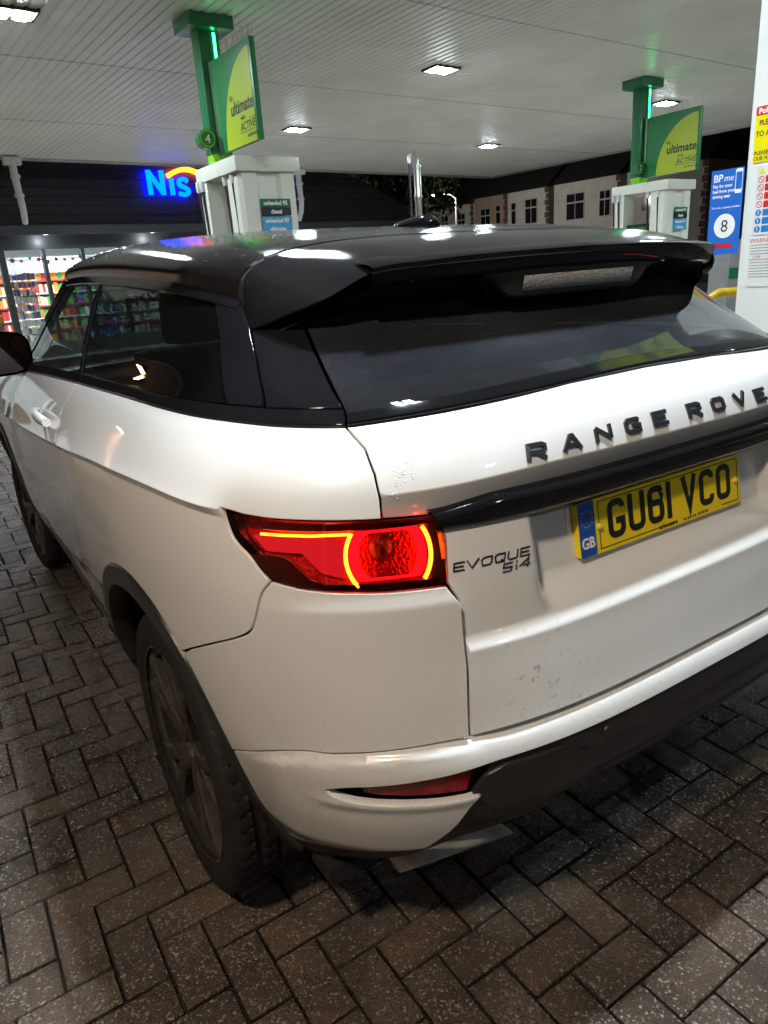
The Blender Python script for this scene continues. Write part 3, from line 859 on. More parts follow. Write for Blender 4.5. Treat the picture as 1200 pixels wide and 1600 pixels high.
for k in range(22):
    u_ = -.85 + k * .205; z = 2.38 + random.uniform(-.13, .05); r = random.uniform(.055, .085)
    pts = [(u_ + r * (1 if i % 2 else .45) * math.cos(PI * i / 5 + k), z + r * (1 if i % 2 else .45) * math.sin(PI * i / 5 + k)) for i in range(10)]
    MB().prism(pts, 1, -.02, .005).build('bow', random.choice([M['pink'], M['pink'], PACKS[0], M['white_ink'], M['lightcyan']]), bt, smooth=False)

# rainwater pipes hanging from the back edge of the canopy
for uu, lab in ((1.55, 'white rainwater pipe at the canopy edge, left of the blue sign'), (8.6, 'white rainwater pipe at the canopy edge, right of pump 4')):
    p = can(uu, vend(uu) - .16)
    dp = empty('rainwater_pipe', (p[0], p[1], 0), CROT)
    tag(dp, lab, 'pipe', 'rainwater pipes on the canopy edge')
    MB().box(-.17, .17, -.10, .10, CZ - .17, CZ - .02, .015).build('hopper', M['white_plastic'], dp)
    MB().tube([(0, 0, CZ - .15), (.0, 0, CZ - .45), (.02, .0, CZ - .85), (.05, .1, CZ - 1.05), (.08, .3, CZ - 1.25)], [.075, .075, .07, .068, .06], 12).build('down_tube', M['white_plastic'], dp)
    for zz in (CZ - .42, CZ - .78): MB().lathe([(.085, 0), (.098, .01), (.098, .06), (.085, .07)], 14, centre=(.01, 0, zz)).build('pipe_clip', M['white_plastic'], dp)

# ================================================================== street beyond: terraced houses, lamps, trees
M['render_w'] = mat('pale_render', (.55, .54, .53), .8, noise=(1.5, .15)); M['render_b'] = mat('tan_render', (.36, .27, .22), .8, noise=(1.5, .2))
M['slate'] = mat('dark_slate', (.030, .030, .034), .6, noise=(6, .4), bump=(30, .2)); M['quoin'] = mat('dark_brick', (.10, .06, .05), .8, noise=(8, .4))
M['win_dark'] = mat('dark_window', (.012, .014, .018), .08, coat=.5)
M['win_frame'] = mat('white_window_frame', (.40, .40, .39), .5)
A_h, B_h = Vector((41.6, 53.6)), Vector((43.0, 34.5))
dirh = (B_h - A_h).normalized(); rzh = math.atan2(dirh.y, dirh.x)
def house(t0, t1, wallm, wins, label, eave=6.9, bay=False):
    p = A_h + dirh * t0; L = t1 - t0
    r = empty('terraced_house', (p.x, p.y, 0), rzh)
    tag(r, label, 'house', 'terraced houses across the street')
    MB().box(0, L, 0, 7, 0, eave).build('wall', wallm, r, smooth=False)
    MB().prism([(-.35, eave - .05), (3.5, eave + 2.9), (7.3, eave - .05)], 0, 0, L).build('roof', M['slate'], r, smooth=False)
    MB().box(L - .75, L - .05, 2.8, 4.0, eave + 1.5, eave + 4.0).build('chimney', M['quoin'], r, smooth=False)
    for (a, b, c, d) in wins:
        w = MB().box(a, b, -.04, .06, c, d).build('window', M['win_frame'], r, smooth=False)
        n = 2 if b - a > .8 else 1
        for k in range(n):
            x0, x1 = a + .07 + (b - a - .07) * k / n, a + (b - a - .07) * (k + 1) / n
            MB().box(x0, x1, -.055, -.03, c + .08, c + (d - c) * .62).build('pane', M['win_dark'], w, smooth=False)
            MB().box(x0, x1, -.055, -.03, c + (d - c) * .68, d - .07).build('pane', M['win_dark'], w, smooth=False)
    for k in range(12):
        MB().box(L - .28 - .12 * (k % 2), L - .0, -.05, .02, 1.5 + .45 * k, 1.5 + .45 * k + .40).build('quoin', M['quoin'], r, smooth=False)
    return r
house(-7.0, -2.2, M['render_w'], [(.6, 1.7, 4.2, 5.9), (2.9, 4.0, 4.2, 5.9)], 'dim white terraced house farthest left, behind the street lamp', 6.5)
house(-2.2, 2.6, M['render_w'], [(.6, 1.6, 4.3, 5.9), (2.8, 3.8, 4.3, 5.9)], 'dim white terraced house just right of the street lamp', 6.6)
house(2.8, 6.6, M['render_b'], [(.7, 1.9, 4.3, 6.0), (2.5, 3.1, 4.6, 6.1)], 'tan terraced house in the middle of the row')
house(6.65, 11.0, M['render_w'], [(.4, .95, 4.4, 6.1), (1.9, 3.2, 4.3, 6.2)], 'pale terraced house with a double window, right of the tan house')
house(11.5, 17.5, M['render_w'], [(1.2, 2.9, 4.2, 6.1), (4.2, 5.2, 4.2, 6.0)], 'pale terraced house next to pump 2, a lamp glinting in its window')
house(18.0, 24.0, M['render_w'], [(1.2, 2.9, 4.2, 6.1)], 'dark terraced house behind the board of pump 2')
def street_lamp(x, y, h, lab, power, arm=(-1.2, 0), col=(1.0, .94, .82)):
    r = empty('street_lamp', (x, y, 0)); tag(r, lab, 'street lamp', 'street lamps')
    MB().tube([(0, 0, 0), (0, 0, 1.2), (0, 0, h - .3), (arm[0] * .3, arm[1] * .3, h - .02), (arm[0], arm[1], h + .06)], [.10, .07, .055, .045, .04], 10).build('lamp_post', M['galv'], r)
    MB().box(arm[0] - .38, arm[0] + .1, arm[1] - .13, arm[1] + .13, h, h + .13, .03).build('lamp_head', M['galv'], r)
    MB().lathe([(0, -.09), (.10, -.06), (.14, 0), (.14, .01)], 16, centre=(arm[0] - .14, arm[1], h)).build('lamp_bowl', emit_mat('street_lamp_bowl' + lab[:6], col, 45), r)
    ld = bpy.data.lights.new('street_lamp_light', 'POINT'); ld.energy = power; ld.color = col; ld.shadow_soft_size = .15
    lo = bpy.data.objects.new('lamp_light', ld); COL.objects.link(lo); lo.parent = r; lo.location = (arm[0] - .14, arm[1], h - .25)
def along(u, v, d):
    q = cam.matrix_world.to_3x3() @ Vector(((u - 600) / 1115.44, -(v - 800) / 1115.44, -1))
    k = d / math.hypot(q.x, q.y)
    return cam.matrix_world.translation + q * k
p = along(712, 302, 52); street_lamp(p.x, p.y, p.z, 'lit street lamp behind the stainless stand pipe', 1500, (-1.0, .8))
p = along(1062, 270, 60); street_lamp(p.x, p.y, p.z, 'lit street lamp just above the cap of pump 2', 700, (-.6, .5), (1.0, .80, .5))
p = along(925, 306, 46)
# pavement + road of the street
tag(MB().box(30, 41, -60, 160, -.008, .0).build('street_road', mat('asphalt', (.05, .05, .052), .6, bump=(60, .3)), smooth=False), kind='structure')
tag(MB().box(41, 43.4, -60, 160, -.008, .12).build('street_pavement', M['concrete'], smooth=False), kind='structure')
# trees in the dark
M['leaf'] = mat('night_foliage', (.035, .055, .022), .7); M['bark'] = mat('bark', (.06, .045, .035), .9)
def tree(x, y, h, r, lab):
    t = empty('tree', (x, y, 0)); tag(t, lab, 'tree', 'trees behind the shop')
    b = MB().tube([(0, 0, 0), (.05, .02, h * .3), (-.05, .08, h * .6), (.1, 0, h * .85)], [.25, .19, .12, .05], 8)
    for k in range(7):
        a = k * 2.4; b.tube([(0, 0, h * (.35 + .06 * k)), (r * .7 * math.cos(a), r * .7 * math.sin(a), h * (.55 + .06 * k))], [.08, .02], 5)
    b.build('trunk', M['bark'], t)
    V, F = [], []
    cl = [(Vector((rng.normal(0, .45) * r, rng.normal(0, .45) * r, h * .68 + rng.normal(0, .40) * r)), r * rng.uniform(.18, .36)) for _ in range(34)]
    for c, cr in cl:
        for _ in range(70):
            v = Vector(rng.normal(0, 1, 3)).normalized() * cr * rng.uniform(.5, 1)
            q = c + v; a, b2 = Vector(rng.normal(0, 1, 3)).normalized() * .11, Vector(rng.normal(0, 1, 3)).normalized() * .11
            k = len(V); V += [tuple(q - a), tuple(q + b2), tuple(q + a), tuple(q - b2)]; F.append((k, k + 1, k + 2, k + 3))
    mesh('crown', V, F, M['leaf'], t, smooth=False)
for (u_, v_, d_, h_, r_2, lab) in ((625, 330, 40, 8.0, 2.6, 'dark tree beside the sloping end of the shop roof'), (668, 330, 62, 11, 3.6, 'dark tree behind the street lamp, left of the houses'), (590, 330, 60, 12, 3.6, 'tall dark tree farthest left behind the shop')):
    p = along(u_, v_, d_); tree(p.x, p.y, h_, r_2, lab)
# ================================================================== the car
def car_paint():
    m = mat('white_car_paint', (.80, .80, .78), .30, coat=1.0, spec=.5)
    n, l = nodes_of(m); b = n['Principled BSDF']
    b.inputs['Coat Roughness'].default_value = .035
    geo = n.new('ShaderNodeNewGeometry')
    def nz(s, d):
        t = n.new('ShaderNodeTexNoise'); t.inputs['Scale'].default_value = s; t.inputs['Detail'].default_value = d
        l.new(geo.outputs['Position'], t.inputs['Vector']); return t
    a, c = nz(2.6, 9), nz(170, 3)
    sp = n.new('ShaderNodeSeparateXYZ'); l.new(geo.outputs['Position'], sp.inputs[0])
    lowm = n.new('ShaderNodeMapRange'); lowm.inputs[1].default_value = .95; lowm.inputs[2].default_value = .35
    lowm.inputs[3].default_value = .10; lowm.inputs[4].default_value = .62
    l.new(sp.outputs[2], lowm.inputs[0])
    mu = n.new('ShaderNodeMath'); mu.operation = 'MULTIPLY'; l.new(a.outputs[0], mu.inputs[0]); l.new(lowm.outputs[0], mu.inputs[1])
    mu2 = n.new('ShaderNodeMath'); mu2.operation = 'MULTIPLY'; l.new(mu.outputs[0], mu2.inputs[0]); l.new(c.outputs[0], mu2.inputs[1])
    mu3 = n.new('ShaderNodeMath'); mu3.operation = 'MULTIPLY'; l.new(mu2.outputs[0], mu3.inputs[0]); mu3.inputs[1].default_value = 2.3
    mu3.use_clamp = True
    mx = n.new('ShaderNodeMix'); mx.data_type = 'RGBA'
    mx.inputs[6].default_value = (.70, .705, .71, 1); mx.inputs[7].default_value = (.36, .33, .28, 1)
    l.new(mu3.outputs[0], mx.inputs[0])
    # scuffed patch low on the tailgate
    vs = n.new('ShaderNodeVectorMath'); vs.operation = 'DISTANCE'; l.new(geo.outputs['Position'], vs.inputs[0]); vs.inputs[1].default_value = (-.42, .06, .745)
    ds = n.new('ShaderNodeMapRange'); ds.inputs[1].default_value = .13; ds.inputs[2].default_value = .02; l.new(vs.outputs['Value'], ds.inputs[0])
    sc_ = nz(70, 9); th_ = n.new('ShaderNodeMapRange'); th_.inputs[1].default_value = .62; th_.inputs[2].default_value = .70; l.new(sc_.outputs[0], th_.inputs[0])
    mm_ = n.new('ShaderNodeMath'); mm_.operation = 'MULTIPLY'; l.new(ds.outputs[0], mm_.inputs[0]); l.new(th_.outputs[0], mm_.inputs[1])
    m5 = n.new('ShaderNodeMix'); m5.data_type = 'RGBA'; l.new(mm_.outputs[0], m5.inputs[0]); l.new(mx.outputs[2], m5.inputs[6]); m5.inputs[7].default_value = (.30, .30, .285, 1)
    l.new(m5.outputs[2], b.inputs['Base Color'])
    rg = n.new('ShaderNodeMapRange'); rg.inputs[3].default_value = .015; rg.inputs[4].default_value = .16
    l.new(mu3.outputs[0], rg.inputs[0]); l.new(rg.outputs[0], b.inputs['Coat Roughness'])
    return m
M['paint'] = car_paint()
M['gloss_black'] = mat('gloss_black_paint', (.005, .005, .007), .06, noise=(3.0, .5, (.009, .009, .011)), spec=.45)
M['roof_black'] = mat('dusty_black_roof', (.006, .006, .008), .09, noise=(5, .6, (.016, .016, .017)), bump=(260, .06), spec=.4)
M['trim_black'] = mat('satin_black_trim', (.020, .020, .021), .42, noise=(20, .4, (.034, .033, .031)), bump=(700, .06))
M['cladding'] = mat('grey_black_cladding', (.014, .015, .016), .32, noise=(12, .5, (.024, .024, .024)), bump=(600, .1))
M['void'] = mat('unlit_gap', (.004, .004, .004), .9)  # near-black tone supplies the shade inside shut gaps and the rim barrel
M['tint_glass'] = glass_mat('privacy_glass', (.11, .13, .13), .005, .010)
M['door_glass'] = glass_mat('door_glass', (.42, .50, .48), .008, .03)
M['rear_glass'] = glass_mat('dusty_rear_glass', (.20, .23, .23), .010, .075, dirt_col=(.22, .24, .29))
M['tyre'] = mat('tyre_rubber', (.009, .009, .009), .68, spec=.3, noise=(26, .5, (.020, .018, .015)), bump=(350, .12))
M['alloy'] = mat('dirty_graphite_alloy', (.085, .077, .070), .28, metal=.6, noise=(14, .4, (.11, .095, .08)), rough_var=(20, .12))
M['chrome'] = mat('chrome', (.72, .72, .70), .12, metal=1, noise=(18, .3, (.40, .37, .32)))
M['dull_steel'] = mat('brake_steel', (.22, .21, .20), .4, metal=.8)
M['plate_yellow'] = mat('plate_yellow', (.95, .72, .01), .35, noise=(40, .10, (.90, .66, .01)))
M['plate_blue'] = mat('plate_blue', (.015, .09, .42), .35)
M['plate_char'] = mat('plate_black', (.012, .013, .012), .4)
M['badge_black'] = mat('badge_black', (.018, .020, .026), .25, coat=.4)
M['seat'] = mat('dark_leather', (.022, .021, .020), .5, bump=(120, .1))
M['trim_dark'] = mat('cabin_trim', (.018, .018, .018), .7)
M['lens_clear'] = glass_mat('clear_lens', (.8, .8, .8), .03)

# ---------- the outer skin: z levels, each a super-ellipse in plan (measured from the photograph)
def mono(xs, ys):
    x, y = np.array(xs, float), np.array(ys, float)
    h = np.diff(x); d = np.diff(y) / h
    m = np.zeros(len(x)); m[0], m[-1] = d[0], d[-1]
    for i in range(1, len(x) - 1):
        if d[i - 1] * d[i] > 0:
            w1, w2 = 2 * h[i] + h[i - 1], h[i] + 2 * h[i - 1]
            m[i] = (w1 + w2) / (w1 / d[i - 1] + w2 / d[i])
    def f(q):
        q = np.asarray(q, float); i = np.clip(np.searchsorted(x, q) - 1, 0, len(h) - 1)
        t = (q - x[i]) / h[i]
        r = (1 + 2 * t) * (1 - t) ** 2 * y[i] + t * (1 - t) ** 2 * h[i] * m[i] + t * t * (3 - 2 * t) * y[i + 1] + t * t * (t - 1) * h[i] * m[i + 1]
        r = np.where(q < x[0], y[0] + (q - x[0]) * m[0], r)
        return np.where(q > x[-1], y[-1] + (q - x[-1]) * m[-1], r)
    return f
RZ = mono([.26, .32, .38, .44, .52, .60, .66, .74, .82, .92, 1.0, 1.06, 1.11, 1.16, 1.215, 1.30, 1.40, 1.50],
          [.16, .105, .06, .03, .008, .003, .022, .042, .06, .076, .092, .104, .113, .133, .185, .335, .50, .655])
WZ = mono([.26, .32, .40, .50, .60, .70, .80, .90, 1.0, 1.06, 1.10, 1.14, 1.18, 1.21, 1.30, 1.40, 1.48, 1.56],
          [.86, .885, .905, .922, .934, .942, .945, .943, .935, .925, .913, .895, .868, .842, .798, .748, .705, .66])
NZ = mono([.26, .6, .9, 1.1, 1.2, 1.5], [3.4, 3.5, 3.6, 3.4, 3.2, 3.1])
FZ = mono([.26, .40, .60, .80, .95, 1.05, 1.2], [4.18, 4.30, 4.36, 4.35, 4.28, 4.15, 3.8])
YA, YB = .95, 3.50
_th = np.linspace(0, PI / 2, 2001)
def sm(a, b, x):
    t = np.clip((np.asarray(x, float) - a) / (b - a), 0, 1)
    return t * t * (3 - 2 * t)
def _plan(th, W, n):
    s, c = np.sin(th), np.cos(th)
    rho = (np.abs(s) ** n + np.abs(c) ** n) ** (-1 / n)
    return W * rho * s, rho * c
def _rear(th, z):
    x, q = _plan(th, WZ(z), NZ(z))
    return -x, RZ(z) + (YA - RZ(z)) * (1 - q)
def _front(th, z):
    x, q = _plan(th, WZ(z), 3.2)
    return -x, FZ(z) - (FZ(z) - YB) * (1 - q)
_x, _y = _rear(_th, 1.0)
_s = np.r_[0, np.cumsum(np.hypot(np.diff(_x), np.diff(_y)))]
S1 = float(_s[-1])
S2 = S1 + YB - YA
_xf, _yf = _front(_th[::-1], .8)
_sf = np.r_[0, np.cumsum(np.hypot(np.diff(_xf), np.diff(_yf)))]
S3 = S2 + float(_sf[-1])
def tuck(y, z):
    wz = (1 - sm(.93, 1.15, z)) * sm(.30, .55, z)
    return wz * (-.024 * sm(.45, .95, y) * (1 - sm(3.75, 4.1, y)) + .008 * sm(1.3, 1.6, y) * (1 - sm(2.65, 2.95, y))) + .03 * sm(2.2, 3.6, y) * sm(1.1, 1.3, z)
def P(s, z):
    s, z = np.broadcast_arrays(np.asarray(s, float), np.asarray(z, float))
    a = np.abs(s)
    x, y = _rear(np.interp(np.minimum(a, S1), _s, _th), z)
    y = y + np.clip(a - S1, 0, S2 - S1)
    xf, yf = _front(np.interp(np.clip(a - S2, 0, S3 - S2), _sf, _th[::-1]), z)
    fr = a > S2
    x, y = np.where(fr, xf, x), np.where(fr, yf, y)
    x = x + tuck(y, z) * sm(0, .2, np.abs(x))
    x = np.where(s < 0, -x, x)
    return np.stack([x, y, z], -1)
def normal(s, z, fn=P):
    e = 1.5e-3
    du = fn(s + e, z) - fn(s - e, z); dv = fn(s, z + e) - fn(s, z - e)
    n = np.cross(dv, du)
    n /= np.maximum(1e-12, np.linalg.norm(n, axis=-1, keepdims=True))
    q = fn(s, z) - np.array([0, 2.1, .75])
    flip = np.where((n * q).sum(-1, keepdims=True) < 0, -1, 1)
    return n * flip
def y2s(y): return S1 + (y - YA)
def s_at(y, z):
    if y >= YA: return y2s(y)
    q = np.linspace(0, S1, 900); yy = P(q, np.full(900, z))[:, 1]
    return float(np.interp(y, yy, q))

CREASE = mono([.30, .40, .62, .96, 1.58, 2.6, 3.2, 4.0], [1.066, 1.069, 1.077, 1.061, 1.014, .955, .935, .93])
LOWCR = mono([.9, 1.1, 1.575, 2.05, 2.7, 3.2], [.74, .707, .627, .554, .50, .47])
def d_side(s, z):
    p = P(s, z); y = p[..., 1]
    t = z - CREASE(y)
    A = .017 * sm(.37, .46, y) * (1 - sm(3.6, 4.0, y))
    d = np.where(t >= 0, A * np.exp(-np.maximum(t, 0) / .05), A * np.clip(1 + t / .013, 0, 1))
    u = LOWCR(y) - z
    L = sm(1.02, 1.35, y) * (1 - sm(2.75, 2.95, y))
    return d - L * (.022 * sm(0, .05, u) * (1 - .6 * sm(.08, .17, u)))
def F_side(s, z): return P(s, z) + normal(s, z) * d_side(s, z)[..., None]

car = empty('car', (0, 0, 0))
tag(car, 'white two-door off-road car with black roof, standing with its tail lamps lit', 'car')

def densify(poly, h, closed=True):
    out = []
    n = len(poly)
    for i in range(n if closed else n - 1):
        a, b = np.array(poly[i]), np.array(poly[(i + 1) % n])
        k = max(1, int(math.ceil(np.hypot(*(b - a)) / h)))
        out += [tuple(a + (b - a) * j / k) for j in range(k)]
    if not closed: out.append(tuple(poly[-1]))
    return out
def smooth_line(pts, k=6):
    p = np.array(pts, float)
    q = np.vstack([2 * p[0] - p[1], p, 2 * p[-1] - p[-2]])
    out = []
    for i in range(1, len(q) - 2):
        for t in np.arange(k) / k:
            out.append(tuple(.5 * ((2 * q[i]) + (-q[i - 1] + q[i + 1]) * t + (2 * q[i - 1] - 5 * q[i] + 4 * q[i + 1] - q[i + 2]) * t * t + (-q[i - 1] + 3 * q[i] - 3 * q[i + 1] + q[i + 2]) * t ** 3)))
    out.append(tuple(p[-1]))
    return out
def inside(poly, pts):
    x, y = pts[:, 0], pts[:, 1]
    c = np.zeros(len(pts), bool)
    p = np.array(poly)
    for i in range(len(p)):
        x0, y0 = p[i - 1]; x1, y1 = p[i]
        if y0 == y1: continue
        hit = ((y0 > y) != (y1 > y)) & (x < (x1 - x0) * (y - y0) / (y1 - y0) + x0)
        c ^= hit
    return c
def offset(loop, d):
    """push a closed loop outwards by d (d<0: inwards)"""
    p = np.array(loop)
    area = .5 * np.sum(p[:, 0] * np.roll(p[:, 1], -1) - np.roll(p[:, 0], -1) * p[:, 1])
    a = p - np.roll(p, 1, 0); b = np.roll(p, -1, 0) - p
    a /= np.maximum(1e-9, np.linalg.norm(a, axis=1, keepdims=True)); b /= np.maximum(1e-9, np.linalg.norm(b, axis=1, keepdims=True))
    n = np.stack([a[:, 1] + b[:, 1], -(a[:, 0] + b[:, 0])], 1)
    n /= np.maximum(1e-9, np.linalg.norm(n, axis=1, keepdims=True))
    if area < 0: n = -n
    k = 1 / np.maximum(.5, np.abs(n[:, 0] * a[:, 1] - n[:, 1] * a[:, 0]))
    return p + n * (d * k)[:, None]

def panel(name, poly, material, parent=None, fn=F_side, h=.014, lines=(), holes=(), gap=.0022, hem=.016, lift=0.0, sharp=38, mirror=False):
    """cut a piece of bodywork out of the skin along a closed outline in skin coordinates (s, z)"""
    poly = [q for i, q in enumerate(poly) if np.hypot(q[0] - poly[i - 1][0], q[1] - poly[i - 1][1]) > 6e-4]
    loop = [tuple(q) for q in offset(densify(poly, h), -gap - .0012)]
    hl = [[tuple(q) for q in offset(densify(q, h), gap + .0012)] for q in holes]
    p = np.array(loop)
    gx = np.arange(p[:, 0].min(), p[:, 0].max(), h); gy = np.arange(p[:, 1].min(), p[:, 1].max(), h)
    G = np.stack(np.meshgrid(gx, gy, indexing='ij'), -1).reshape(-1, 2)
    G[:, 0] += np.where((np.round((G[:, 1] - gy[0]) / h).astype(int) % 2) == 1, h / 2, 0)
    G = G[inside(loop, G)]
    rings = [loop] + hl
    for q in hl: G = G[~inside(q, G)]
    allb = np.array(sum(rings, []) + sum([list(map(tuple, densify(L, h, False))) for L in lines], []))
    keep = np.ones(len(G), bool)
    for i in range(0, len(G), 4000):
        d = ((G[i:i + 4000, None, :] - allb[None]) ** 2).sum(-1).min(1)
        keep[i:i + 4000] = d > (h * .55) ** 2
    G = G[keep]
    pts, edges = [], []
    for r in rings:
        k = len(pts); pts += r
        edges += [(k + i, k + (i + 1) % len(r)) for i in range(len(r))]
    for L in lines:
        q = np.array(densify(L, h, False)); k = len(pts)
        ok = inside(loop, q)
        pts += [tuple(v) for v in q]
        edges += [(k + i, k + i + 1) for i in range(len(q) - 1) if ok[i] and ok[i + 1]]
    pts += [tuple(v) for v in G]
    vo, eo, fo, ov, oe, of = geometry.delaunay_2d_cdt([Vector(v) for v in pts], edges, [], 0, 1e-7)
    V2 = np.array([v[:] for v in vo])
    T = np.array([f for f in fo])
    cen = V2[T].mean(1)
    ok = inside(loop, cen)
    for q in hl: ok &= ~inside(q, cen)
    T = T[ok]
    back = {}
    for i, o in enumerate(ov):
        for j in o: back[j] = i
    sg = -1.0 if mirror else 1.0
    def pos(q, dn=0.0):
        q = np.asarray(q, float)
        r = fn(q[:, 0], q[:, 1])
        if dn or lift:
            r = r + normal(q[:, 0], q[:, 1]) * (dn + lift)
        if mirror: r = r * np.array([-1, 1, 1])
        return r
    W = list(pos(V2))
    Fs = [tuple(t) for t in T]
    def fpos(s_, z_): return fn(s_, z_)
    e_ = 1.2e-3
    du = fpos(V2[:, 0] + e_, V2[:, 1]) - fpos(V2[:, 0] - e_, V2[:, 1]); dv = fpos(V2[:, 0], V2[:, 1] + e_) - fpos(V2[:, 0], V2[:, 1] - e_)
    sn = np.cross(dv, du); sn /= np.maximum(1e-12, np.linalg.norm(sn, axis=1, keepdims=True))
    ref = normal(V2[:, 0], V2[:, 1])
    sn *= np.where((sn * ref).sum(1, keepdims=True) < 0, -1, 1)
    if mirror: sn = sn * np.array([-1, 1, 1])
    NN = list(sn)
    k0 = 0
    for ri, r in enumerate(rings):
        idx = [back[k0 + i] for i in range(len(r))]
        k0 += len(r)
        o = offset(r, .0014 if ri == 0 else -.0014)
        ra, rb = pos(o, -.0016), pos(o, -hem)
        ka = len(W); W += list(ra); kb = len(W); W += list(rb)
        outw = ra - np.array([W[i] for i in idx])
        sb = np.array([sn[i] for i in idx])
        outw = outw - sb * (outw * sb).sum(1, keepdims=True)
        outw /= np.maximum(1e-9, np.linalg.norm(outw, axis=1, keepdims=True))
        na = sb * .5 + outw * .86
        NN += list(na / np.linalg.norm(na, axis=1, keepdims=True)); NN += list(outw)
        m = len(r)
        for i in range(m):
            j = (i + 1) % m
            Fs += [(idx[i], idx[j], ka + j, ka + i), (ka + i, ka + j, kb + j, kb + i)]
    used = sorted({i for f in Fs for i in f}); rm = {v: i for i, v in enumerate(used)}
    W = np.array(W)[used]; NN = np.array(NN)[used]
    Fo = []
    for k_ in (3, 4):
        A = np.array([[rm[i] for i in f] for f in Fs if len(f) == k_], int)
        if not len(A): continue
        g_ = np.cross(W[A[:, 1]] - W[A[:, 0]], W[A[:, 2]] - W[A[:, 0]])
        bad = (g_ * NN[A].sum(1)).sum(1) < 0
        A[bad] = A[bad][:, ::-1]
        Fo += A.tolist()
    me = bpy.data.meshes.new(name)
    me.from_pydata([tuple(v) for v in W], [], Fo)
    me.materials.append(material)
    me.polygons.foreach_set('use_smooth', [True] * len(me.polygons))
    me.update()
    me.normals_split_custom_set_from_vertices([tuple(v) for v in NN])
    o = obj_from(name, me, parent or car)
    return o

def both(name, poly, material, label=None, **k):
    a = panel(name, poly, material, **k)
    b = panel(name, poly, material, mirror=True, **k)
    return a, b

# ---------- outlines in skin coordinates
def ylist(pts): return [(s_at(y, z), z) for y, z in pts]
AX_R, AX_F, AXZ = .80, 3.46, .357
def arch_R(a):   # a: 0 = towards the tail, 90 = top, 180 = towards the front
    return float(np.interp(a, [-8, 15, 30, 45, 60, 75, 90, 120, 150, 185], [.435, .405, .414, .432, .462, .483, .492, .492, .482, .465]))
def arch_line(ax, a0, a1, dr=0.0, n=26, front=False):
    out = []
    for i in range(n + 1):
        a = a0 + (a1 - a0) * i / n
        R = (arch_R(a) if not front else .485) + dr
        y, z = ax - R * math.cos(math.radians(a)), AXZ + R * math.sin(math.radians(a))
        out.append((s_at(y, z), z))
    return out
BELT = smooth_line([(.763, 1.200), (.909, 1.203), (1.093, 1.207), (1.448, 1.206), (y2s(1.585), 1.190)], 5)
TGGAP = [(.763, 1.200), (.723, 1.168), (.702, 1.131), (.689, 1.091), (.684, 1.058)]
LAMP_TOP = [(.684, 1.058), (.798, 1.061), (.888, 1.063), (.94, 1.066), (.984, 1.072)]
LAMP_LEFT = smooth_line([(.984, 1.072), (.958, 1.026), (.925, 1.0), (.905, .978), (.884, .960)], 4)
QB = smooth_line([(.884, .960), (.905, .937), (.919, .904), (.936, .869), (.966, .846), (1.057, .806), (1.172, .752)], 4)
DGAP = [(1.585, 1.190), (1.635, 1.10), (1.625, 1.057), (1.59, 1.014), (1.545, .975), (1.55, .857), (1.61, .72), (1.685, .60), (1.74, .50), (1.80, .40)]
def dgap(z):
    return float(np.interp(z, [q[1] for q in DGAP][::-1], [q[0] for q in DGAP][::-1]))
SILL_T, SILL_B = .445, .385

def crease_lines(y0, y1):
    ys = np.linspace(y0, y1, 40)
    A = [(s_at(y, float(CREASE(y))), float(CREASE(y))) for y in ys]
    return [[(s, z + dz) for s, z in A] for dz in (.007, .0015, -.0015, -.0065, -.0115, -.0145, -.021)]
arch_a = arch_line(AX_R, math.degrees(math.atan2(.752 - AXZ, AX_R - .556)), 168)
qp = BELT[::-1] + TGGAP[1:] + LAMP_TOP[1:] + LAMP_LEFT[1:] + QB[1:-1] + arch_a
qp += [(y2s(dgap(SILL_T)), SILL_T)] + [(y2s(dgap(z)), z) for z in np.linspace(SILL_T, 1.19, 24)[1:-1]]
both('quarter_panel', qp, M['paint'], lines=crease_lines(.412, 1.56))

DF = [(2.95, 1.135), (2.95, 1.0), (2.97, .80), (3.0, .62), (3.02, SILL_T)]
door = [(y2s(dgap(z)), z) for z in np.linspace(1.19, SILL_T, 26)] + [(y2s(y), z) for y, z in DF[::-1]] + [(y2s(2.6), 1.156), (y2s(2.1), 1.175)]
dL, dR = both('door', door, M['paint'], lines=crease_lines(1.62, 2.93))
fend = [(y2s(2.95), 1.135), (y2s(2.95), 1.0), (y2s(2.97), .80)] + arch_line(AX_F, 28, 168, front=True)[0:1][:0]
fa = arch_line(AX_F, 18, 162, front=True)
fend = [(y2s(2.95), 1.125), (y2s(2.95), 1.0), (y2s(2.97), .80), (y2s(2.985), .62)] + fa + [(S2 + .48, .60), (S2 + .50, .80), (S2 + .42, .98), (S2 + .22, 1.03), (y2s(3.5), 1.06), (y2s(3.2), 1.095)]
both('front_wing', fend, M['paint'], h=.02, lines=crease_lines(3.0, 3.7))

# bumper corner between lamp and shut line
LAMP_BOT = [(.884, .960), (.833, .951), (.783, .946), (.682, .940), (.584, .937)]
TGSIDE = [(.584, .937), (.562, .902), (.566, .791), (.587, .666)]
CBOT = smooth_line([(.587, .666), (.675, .662), (.797, .652), (.836, .647), (.882, .643), (.963, .619), (1.080, .566)], 4)
def a_of(s, z):
    p = P(np.array([s]), np.array([z]))[0]
    return math.degrees(math.atan2(z - AXZ, AX_R - p[1]))
edge = arch_line(AX_R, a_of(1.080, .566), a_of(1.172, .752), n=12)
cb = LAMP_BOT + TGSIDE[1:] + CBOT[1:-1] + edge + QB[::-1][1:-1]
def d_corner(s, z):   # a soft ledge under the lamp, the panel leaning back out below it
    a = np.abs(s)
    return .004 * (1 - sm(.80, .95, a)) * (1 - sm(.905, .935, z)) 
def F_corner(s, z): return P(s, z) + normal(s, z) * d_corner(s, z)[..., None]
both('bumper_corner', cb, M['paint'], fn=F_corner, h=.012)

